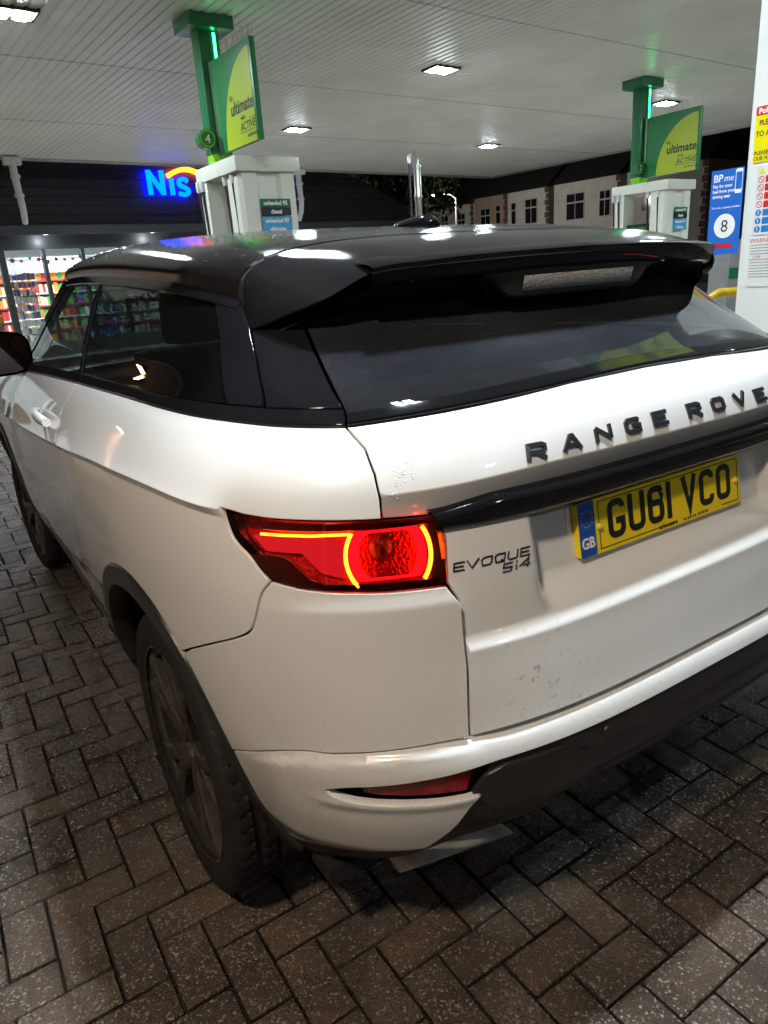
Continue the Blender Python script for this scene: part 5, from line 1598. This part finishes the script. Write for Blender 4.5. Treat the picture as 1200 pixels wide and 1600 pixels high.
# spoiler panel behind the joint
TE = [(0, .355, 1.470), (.24, .362, 1.467), (.42, .385, 1.460), (.51, .414, 1.446), (.585, .450, 1.410), (.65, .522, 1.380), (.690, .598, 1.356)]
tet = [0, .36, .62, .75, .86, .95, 1.0]
def te(t):
    a = abs(t); i = [mono(tet, [q[k] for q in TE]) for k in range(3)]
    return np.array([math.copysign(float(i[0](a)), t), float(i[1](a)), float(i[2](a))])
rows = []
for v in np.linspace(0, 1, 16):
    r = []
    for t in tt:
        A = np.array(roof_pt(t, .652)); B = te(t)
        sl = np.array([0, -1, -.17]) * np.linalg.norm(B - A)
        q = A + (B - A) * v
        q[2] += .012 * math.sin(PI * v) * (1 - abs(t) ** 4)
        r.append(tuple(q))
    rows.append(r)
edge0 = [te(t) for t in tt]
lip1 = [tuple(e + np.array([0, .003, -.004])) for e in edge0]
V, F = loft([[roof_pt(t, .654, -.012) for t in tt]] + rows + [lip1, [tuple(np.array(e) * np.array([.985, 1, 1]) + np.array([0, .05, -.012])) for e in lip1]])
mesh('spoiler_panel', V, F, M['roof_black'], car, sharp=40)
# blade along the trailing edge, |x| < .5
bt_ = np.linspace(-.735, .735, 70)
rows = [[], [], [], [], [], []]
for t in bt_:
    e = te(t); k = 1.0; e = e + np.array([math.copysign(.016 * float(sm(.60, .735, abs(t))), t), 0, .004 * float(sm(.60, .735, abs(t)))])
    rows[0].append(tuple(e + np.array([0, .060, .016])))
    rows[1].append(tuple(e + np.array([0, .004, .006 * k])))
    rows[2].append(tuple(e + np.array([0, -.006 * k, .001])))
    rows[3].append(tuple(e + np.array([0, .008, -.034 * (.35 + .65 * k)])))
    rows[4].append(tuple(e + np.array([0, .020, -.040 * (.35 + .65 * k)])))
    rows[5].append(tuple(e + np.array([0, .12, -.030])))
V, F = loft(rows)
mesh('spoiler_blade', V, F, M['gloss_black'], car, sharp=45)
# underside of the spoiler down to the glass, and the brake-light pod
under = []
for f_ in np.linspace(0, 1, 8):
    r = []
    for t in np.linspace(-.95, .95, 60):
        e = te(t); a = abs(t)
        g = np.array(P(np.array([-e[0] * 1.0]), np.array([1.40 - .02 * a]))[0])
        zt = 1.41 - .035 * a
        yb = float(Yrear(e[0], zt)) + .01
        A = e + np.array([0, .03, -.030]); B = np.array([e[0], yb, zt])
        r.append(tuple(A + (B - A) * f_))
    under.append(r)
V, F = loft(under); mesh('spoiler_underside', V, F, M['trim_black'], car)
pod = MB()
prf = []
px = np.linspace(-.27, .27, 41)
rr_ = [[], [], [], [], []]
for x in px:
    k = 1 - float(sm(.185, .26, abs(x)))
    y0 = .372 + .18 * x * x
    rr_[0].append((x, y0 - .004, 1.432)); rr_[1].append((x, y0, 1.424)); rr_[2].append((x, y0 + .012, 1.424 - .042 * k)); rr_[3].append((x, y0 + .022, 1.424 - .048 * k)); rr_[4].append((x, y0 + .14, 1.424 - .012 * k))
V, F = loft(rr_); pod = mesh('brake_light_pod', V, F, M['trim_black'], car, sharp=40)
M['brake_lens'] = mat('grey_brake_lens', (.42, .43, .45), .15, coat=1.0, noise=(220, .8, (.75, .76, .78)), bump=(240, 1.0))
V, F = [], []
for i, x in enumerate(np.linspace(-.168, .168, 24)):
    y0 = .372 + .18 * x * x
    V += [(x, y0 - .0005, 1.4205), (x, y0 - .001, 1.4175), (x, y0 + .0065, 1.392), (x, y0 + .0095, 1.390)]
for i in range(23): F += [(4 * i + j, 4 * i + j + 1, 4 * i + 5 + j, 4 * i + 4 + j) for j in range(3)]
mesh('brake_light', V, F, M['brake_lens'], pod, sharp=40)

# shark-fin aerial
fin_ = []
for i, v in enumerate(np.linspace(0, 1, 14)):
    y = .90 + .20 * v
    w = .036 * math.sin(PI * min(1, .12 + v * .9)) ** .6 if v < .98 else .003
    hgt = .034 * (1 - v) ** .55 * (1 if v > .06 else .55 + v * 7)
    zb = float(ZC(y)) - .002
    fin_.append([(w * math.cos(a), y, zb + hgt * math.sin(a) ** .75) for a in np.linspace(0, PI, 15)])
V, F = loft(fin_)
F.append(tuple(range(15))); 
mesh('roof_aerial', V, F, M['gloss_black'], car, sharp=60)

# rubber washer line / droplets are left to the material

# ---------- windscreen, bonnet, nose (hardly seen, but there)
rows = []
for v in np.linspace(0, 1, 14):
    r = []
    for t in np.linspace(-1, 1, 31):
        a = np.array(roof_pt(t * .985, 2.36)); a[2] -= .002
        b = np.array([t * .80, 3.16 - .22 * t * t, 1.10 - .02 * t * t])
        r.append(tuple(a + (b - a) * v + np.array([0, 0, .035 * math.sin(PI * v)])))
    rows.append(r)
V, F = loft(rows); F = [f[::-1] for f in F]
mesh('windscreen', V, F, M['door_glass'], car)
rows = []
for v in np.linspace(0, 1, 20):
    y = 2.98 + (4.20 - 2.98) * v
    hw = .86 - .16 * v ** 2
    zc, ze = 1.115 - .10 * v ** 1.6, 1.085 - .075 * v ** 1.5
    rows.append([(t * hw, y - .10 * v * t * t * 2, zc + (ze - zc) * abs(t) ** 2.2) for t in np.linspace(-1, 1, 25)])
V, F = loft(rows); mesh('bonnet', V, F, M['paint'], car)
nose = [(S2 + .48, .60), (S2 + .50, .80), (S2 + .42, .98)]
ns = []
for z in np.linspace(.30, 1.02, 16): ns.append([tuple(P(np.array([s]), np.array([z]))[0]) for s in np.r_[np.linspace(S2 + .40, S3 - 1e-3, 24)]] + [tuple(P(np.array([-s]), np.array([z]))[0]) for s in np.linspace(S3 - 1e-3, S2 + .40, 24)])
V, F = loft(ns); mesh('front_bumper', V, F, M['paint'], car)

for mir in (False, True):
    panel('shut_line_shade', [(.545, .655), (.610, .655), (.600, 1.06), (.548, 1.06)], M['void'], fn=F_in(-.021), h=.02, gap=0, hem=.002, mirror=mir)  # dark strip added behind the skin to blacken the shut gap
# ---------- black shell behind the shut lines, floor, wheel wells
V, F, idx = [], [], {}
sg_ = np.r_[np.linspace(0, S1, 60), np.linspace(S1, S2, 90)[1:], np.linspace(S2, S3 - .01, 20)[1:]]
zg_ = np.linspace(.30, 1.16, 36)
for side in (1, -1):
    g = P(sg_[:, None] * side + (1e-9 * side), np.broadcast_to(zg_[None], (len(sg_), len(zg_))))
    nn = normal(np.broadcast_to(sg_[:, None] * side, g.shape[:2]), np.broadcast_to(zg_[None], g.shape[:2]))
    g = g - nn * .07
    k = len(V); V += [tuple(q) for q in g.reshape(-1, 3)]
    m_ = len(zg_)
    for i in range(len(sg_) - 1):
        for j in range(m_ - 1):
            c = g[i:i + 2, j:j + 2].mean((0, 1))
            if min(math.hypot(c[1] - AX_R, c[2] - AXZ), math.hypot(c[1] - AX_F, c[2] - AXZ)) < .47: continue
            if c[1] < .45 and abs(c[0]) < .45 and .84 < c[2] < 1.06: continue
            F.append((k + i * m_ + j, k + (i + 1) * m_ + j, k + (i + 1) * m_ + j + 1, k + i * m_ + j + 1))
mesh('inner_shell', V, F, M['void'], car)
MB().box(-.78, .78, .30, 4.1, .26, .30).build('underbody', M['void'], car)
MB().add([(-.45, .26, .80), (.45, .26, .80), (.45, .26, 1.08), (-.45, .26, 1.08)], [(0, 1, 2, 3)]).build('inner_panel', M['void'], car)
for ax in (AX_R, AX_F):
    for sx in (-1, 1):
        w = MB()
        pr = [(math.radians(a)) for a in np.linspace(32, 172, 30)]
        rows = [[(sx * x, ax - .462 * math.cos(a), AXZ + .462 * math.sin(a)) for a in pr] for x in (.86, .55)]
        V, F = loft(rows)
        mesh('wheel_well', V, F, M['void'], car)

# ---------- wheels
def tyre_mesh():
    n = 288
    prof = [(.264, -.100), (.276, -.109), (.300, -.1145), (.325, -.1145), (.340, -.110), (.3485, -.102)]
    tread = [(.3535, x) for x in np.linspace(-.094, .094, 25)]
    prof = prof + tread + [(r, -x) for r, x in prof[::-1]]
    V, F = [], []
    k = len(prof)
    for i in range(n):
        a = 2 * PI * i / n
        for j, (r, x) in enumerate(prof):
            q = r
            if 6 <= j < 6 + 25:
                t = j - 6
                if t in (5, 6, 11, 12, 17, 18): q -= .007
                elif (i + (t // 3) * 2 + (abs(t - 12) // 2)) % 5 == 0: q -= .0045
            elif j in (4, 5, len(prof) - 5, len(prof) - 6) and i % 6 == 0: q -= .0015
            elif j in (2, len(prof) - 3): q += .0
            V.append((x, q * math.cos(a), q * math.sin(a)))
    for i in range(n):
        i2 = (i + 1) % n
        for j in range(k - 1): F.append((i * k + j, i * k + j + 1, i2 * k + j + 1, i2 * k + j))
    return make_mesh('tyre', V, F, M['tyre'], True, 28)
TY = tyre_mesh()
rb = MB().lathe([(.248, -.088), (.243, -.060), (.238, .05), (.262, .10)], 96, axis=0)
lp = MB().lathe([(.266, -.108), (.272, -.109), (.272, -.103), (.262, -.097), (.250, -.093), (.247, -.088)], 96, axis=0)
LIP = make_mesh('rim_lip', lp.V, lp.F, M['alloy'], True, 40)
RIM = make_mesh('rim_barrel', rb.V, rb.F, M['void'], True, 40)  # barrel coloured black so the gaps between spokes read as shade
def spoke_geo():
    """one of five: a broad arm that forks into two blades; faces -x"""
    V, F = [], []
    def arm(path):   # path: (radius, angle, halfwidth, front x)
        k = len(V)
        for r, a, w, xf in path:
            c, s = math.cos(a), math.sin(a)
            for off, dx in ((-w, .006), (-w * .72, 0), (w * .72, 0), (w, .006), (w * .9, .034), (-w * .9, .034)):
                V.append((xf + dx, r * c - off * s, r * s + off * c))
        n = 6
        for i in range(len(path) - 1):
            for j in range(n): F.append((k + i * n + j, k + (i + 1) * n + j, k + (i + 1) * n + (j + 1) % n, k + i * n + (j + 1) % n))
        F.append(tuple(range(k, k + n))[::-1]); F.append(tuple(range(k + (len(path) - 1) * n, k + len(path) * n)))
    for sg in (-1, 1):
        arm([(.030, sg * .20, .022, -.084), (.075, sg * .16, .023, -.092), (.115, sg * .13, .020, -.096), (.155, sg * .165, .019, -.099), (.200, sg * .215, .020, -.101), (.258, sg * .255, .025, -.103)])
    return make_mesh('spoke', V, F, M['alloy'], True, 30)
SPK = spoke_geo()
hub = MB().lathe([(0, -.072), (.028, -.072), (.031, -.068), (.034, -.055), (.06, -.052), (.068, -.040), (.07, .02)], 40, axis=0)
HUB = make_mesh('hub', hub.V, hub.F, M['alloy'], True, 35)
dsc = MB().lathe([(.06, -.012), (.155, -.012), (.155, .012), (.06, .012)], 48, axis=0)
DSC = make_mesh('brake_disc', dsc.V, dsc.F, M['dull_steel'], True, 35)
cal = MB().box(-.045, .03, -.055, .055, .10, .172, .012)
nut = MB().lathe([(0, -.060), (.0085, -.060), (.010, -.05)], 8, axis=0)
NUT = make_mesh('wheel_nut', nut.V, nut.F, M['dull_steel'], True, 30)
def wheel(x, y, sgn, roll, steer=0.0):
    w = empty('wheel', (x, y, AXZ), 0, car)
    w.rotation_euler = (roll, 0, steer + (0 if sgn < 0 else PI))
    obj_from('tyre', TY, w); obj_from('rim', LIP, w); obj_from('rim_barrel', RIM, w); obj_from('hub', HUB, w); obj_from('brake_disc', DSC, w)
    cal.build('brake_caliper', M['dull_steel'], w)
    for k in range(5):
        obj_from('spoke', SPK, w, rot=(2 * PI * k / 5, 0, 0))
        a = 2 * PI * (k + .5) / 5
        obj_from('wheel_nut', NUT, w, loc=(0, .050 * math.cos(a), .050 * math.sin(a)))
wheel(-.815, AX_R, -1, math.radians(100))
wheel(.815, AX_R, 1, .3)
wheel(-.815, AX_F, -1, .9, math.radians(4))
wheel(.815, AX_F, 1, 1.2, math.radians(4))

# ---------- exhaust tip
ex = MB()
M['tip'] = mat('brushed_exhaust_tip', (.86, .84, .78), .30, metal=.35, noise=(18, .25, (.50, .46, .40)))
def ex_ring(y, g, sx=1.0, dz=0.0, tilt=0.0):
    o = rrect(-.115 * sx + g, .115 * sx - g, -.032 + g, .032 - g, .029 - g * .5, 8)
    o = [(a + (.012 * (b / .03)), b) for a, b in o]
    return [(-.530 + a, y + .004 - b * tilt - .22 * a, .276 + b + dz) for a, b in o]
rings = [ex_ring(.36, .004, .95), ex_ring(.205, 0, 1, 0, 1.0), ex_ring(.200, .001, 1, 0, 1.0), ex_ring(.200, .004, 1, 0, 1.0), ex_ring(.206, .0055, 1, 0, 1.0), ex_ring(.34, .010, .95)]
V, F = [], []
k = len(rings[0])
for r in rings: V += r
for i in range(len(rings) - 1):
    for j in range(k): F.append((i * k + j, i * k + (j + 1) % k, (i + 1) * k + (j + 1) % k, (i + 1) * k + j))
e1 = mesh('exhaust_tip', V, F, M['tip'], car, sharp=40)
mesh('exhaust_tip', [(-v[0], v[1], v[2]) for v in V], [f[::-1] for f in F], M['tip'], car, sharp=40)
MB().tube([(-.535, .33, .30), (-.535, .8, .32)], .05, 14).build('silencer', M['void'], car)

# ---------- door handle, mirror, cabin
def on_side(y, z, d):
    s = y2s(y); q = F_side(np.array([s]), np.array([z])) + normal(np.array([s]), np.array([z])) * d
    return q[0]
for sgx in (1, -1):
    rows = []
    for v in np.linspace(0, 1, 16):
        y = 1.74 + .22 * v; k = math.sin(PI * min(1, max(0, .06 + v * .88))) ** .5
        base = on_side(y, 1.052 + .01 * v, .012 + .030 * k)
        rows.append([(sgx * (base[0] + .014 * (1 - math.cos(a))), base[1], base[2] + .019 * math.sin(a) * (.55 + .45 * k)) for a in np.linspace(-2.6, 2.6, 12)])
    V, F = loft(rows); F += [tuple(range(12)), tuple(range(len(V) - 12, len(V)))]
    mesh('door_handle', V, F, M['paint'], car, sharp=50)
    # mirror
    mr = MB()
    rows = []
    for v in np.linspace(0, 1, 12):
        y = 2.56 + .17 * v; k = (1 - v ** 2.4) ** .5 if v < 1 else 0.02
        cxm = -.985
        rows.append([(sgx * (cxm + .135 * k * math.copysign(abs(math.cos(a)) ** .6, math.cos(a))), y, 1.235 + .088 * k * math.copysign(abs(math.sin(a)) ** .6, math.sin(a))) for a in np.linspace(0, 2 * PI, 33)[:-1]])
    V, F, n_ = [], [], 32
    for r in rows: V += r
    for i in range(11):
        for j in range(n_): F.append((i * n_ + j, i * n_ + (j + 1) % n_, (i + 1) * n_ + (j + 1) % n_, (i + 1) * n_ + j))
    F.append(tuple(range(11 * n_, 12 * n_)))
    mir = mesh('door_mirror', V, F, M['gloss_black'], car, sharp=50)
    gl = [(sgx * (-.985 + .125 * math.copysign(abs(math.cos(a)) ** .6, math.cos(a))), 2.572, 1.235 + .080 * math.copysign(abs(math.sin(a)) ** .6, math.sin(a))) for a in np.linspace(0, 2 * PI, 33)[:-1]]
    mesh('mirror_glass', gl, [tuple(range(32))], mat('mirror_glass', (.16, .17, .18), .03, metal=1) if sgx == 1 else bpy.data.materials['mirror_glass'], mir, smooth=False)
    MB().tube([(sgx * -.86, 2.66, 1.165), (sgx * -.93, 2.66, 1.175), (sgx * -.97, 2.65, 1.19)], [.030, .026, .03], 10).build('mirror_arm', M['gloss_black'], mir)
    # vent behind the front wheel
    vq = [(y2s(3.02), .985), (y2s(3.03), .93), (y2s(3.20), .945), (y2s(3.22), .99)]
    panel('wing_vent', vq, M['gloss_black'], fn=F_in(.003), h=.03, gap=0, hem=.01, mirror=(sgx == -1))
def cushion(name, x0, x1, y0, y1, z0, z1, b, rot=None, parent=None):
    o = MB().box(x0, x1, y0, y1, z0, z1, b).build(name, M['seat'], car, sharp=60)
    return o
for sx in (-1, 1):
    for yb, tag_ in ((1.98, 'front'), (1.02, 'rear')):
        cx = sx * (.37 if tag_ == 'front' else .33)
        cushion('seat_cushion', cx - .25, cx + .25, yb + .05, yb + .55, .56, .72, .06)
        bk = MB().box(cx - .24, cx + .24, -.07, .07, 0, .60, .05)
        o = bk.build('seat_back', M['seat'], car, sharp=60, loc=(0, yb + .06, .66)); o.rotation_euler = (.30, 0, 0)
        hd = MB().box(cx - .13, cx + .13, -.05, .05, .61, .80, .045)
        o = hd.build('head_restraint', M['seat'], car, sharp=60, loc=(0, yb + .06, .66)); o.rotation_euler = (.26, 0, 0)
MB().box(-.70, .70, .60, 1.0, .70, .98, .03).build('parcel_shelf', M['trim_dark'], car)
MB().box(-.74, .74, 2.72, 3.1, .85, 1.08, .06).build('dashboard', M['trim_dark'], car)
wl = MB()
rg_ = [(.36 + .185 * math.cos(a), 2.62 + .05 * math.sin(a), 1.0 + .18 * math.sin(a)) for a in np.linspace(0, 2 * PI, 33)]
wl.tube(rg_, .016, 8).build('steering_wheel', M['trim_dark'], car)
V, F = loft([[tuple(np.array(roof_pt(t * .96, y)) + np.array([0, 0, -.035])) for t in np.linspace(-1, 1, 21)] for y in np.linspace(.75, 2.34, 12)])
mesh('headlining', V, F, M['trim_dark'], car)

# ---------- dried splash on the tailgate, rain on the roof
M['splash'] = mat('dried_splash', (.66, .67, .68), .3, coat=.3)
sp_ = MB()
for _ in range(95):
    c = (.655, 1.118) if random.random() < .86 else (.664, 1.085)
    k = 1 if c[1] > 1.1 else .35
    a, r = random.uniform(0, 2 * PI), abs(random.gauss(0, .5)) * .030 * k
    s_, z_ = c[0] + r * 1.2 * math.cos(a), c[1] + r * .8 * math.sin(a) + .012
    q = F_tgu(np.array([s_]), np.array([z_]))[0]; nn = normal(np.array([s_]), np.array([z_]))[0]
    rad = random.uniform(.0010, .0030)
    t1 = np.cross(nn, [0, 0, 1]); t1 /= np.linalg.norm(t1); t2 = np.cross(nn, t1)
    V = [tuple(q + (t1 * math.cos(b) + t2 * math.sin(b) * random.uniform(.5, 1)) * rad) for b in np.linspace(0, 2 * PI, 8)[:-1]] + [tuple(q + nn * rad * .35)]
    sp_.add(V, [(i, (i + 1) % 7, 7) for i in range(7)])
tag(sp_.build('splash_marks', M['splash'], car, sharp=0), kind='stuff')
M['water'] = mat('rain_drop', (.75, .78, .8), .03, trans=.9, spec=.7)
dr = MB()
for _ in range(2600):
    y = .70 + 1.6 * random.random() ** .8; t = random.uniform(-.97, .97)
    q = np.array(roof_pt(t, y)); rad = random.choice([.0012, .0016, .002, .0028, .004])
    V = [tuple(q + np.array([math.cos(b) * rad, math.sin(b) * rad, -.0002])) for b in np.linspace(0, 2 * PI, 7)[:-1]] + [tuple(q + np.array([0, 0, rad * .5]))]
    dr.add(V, [(i, (i + 1) % 6, 6) for i in range(6)])
tag(dr.build('rain_drops', M['water'], car, sharp=0), kind='stuff')
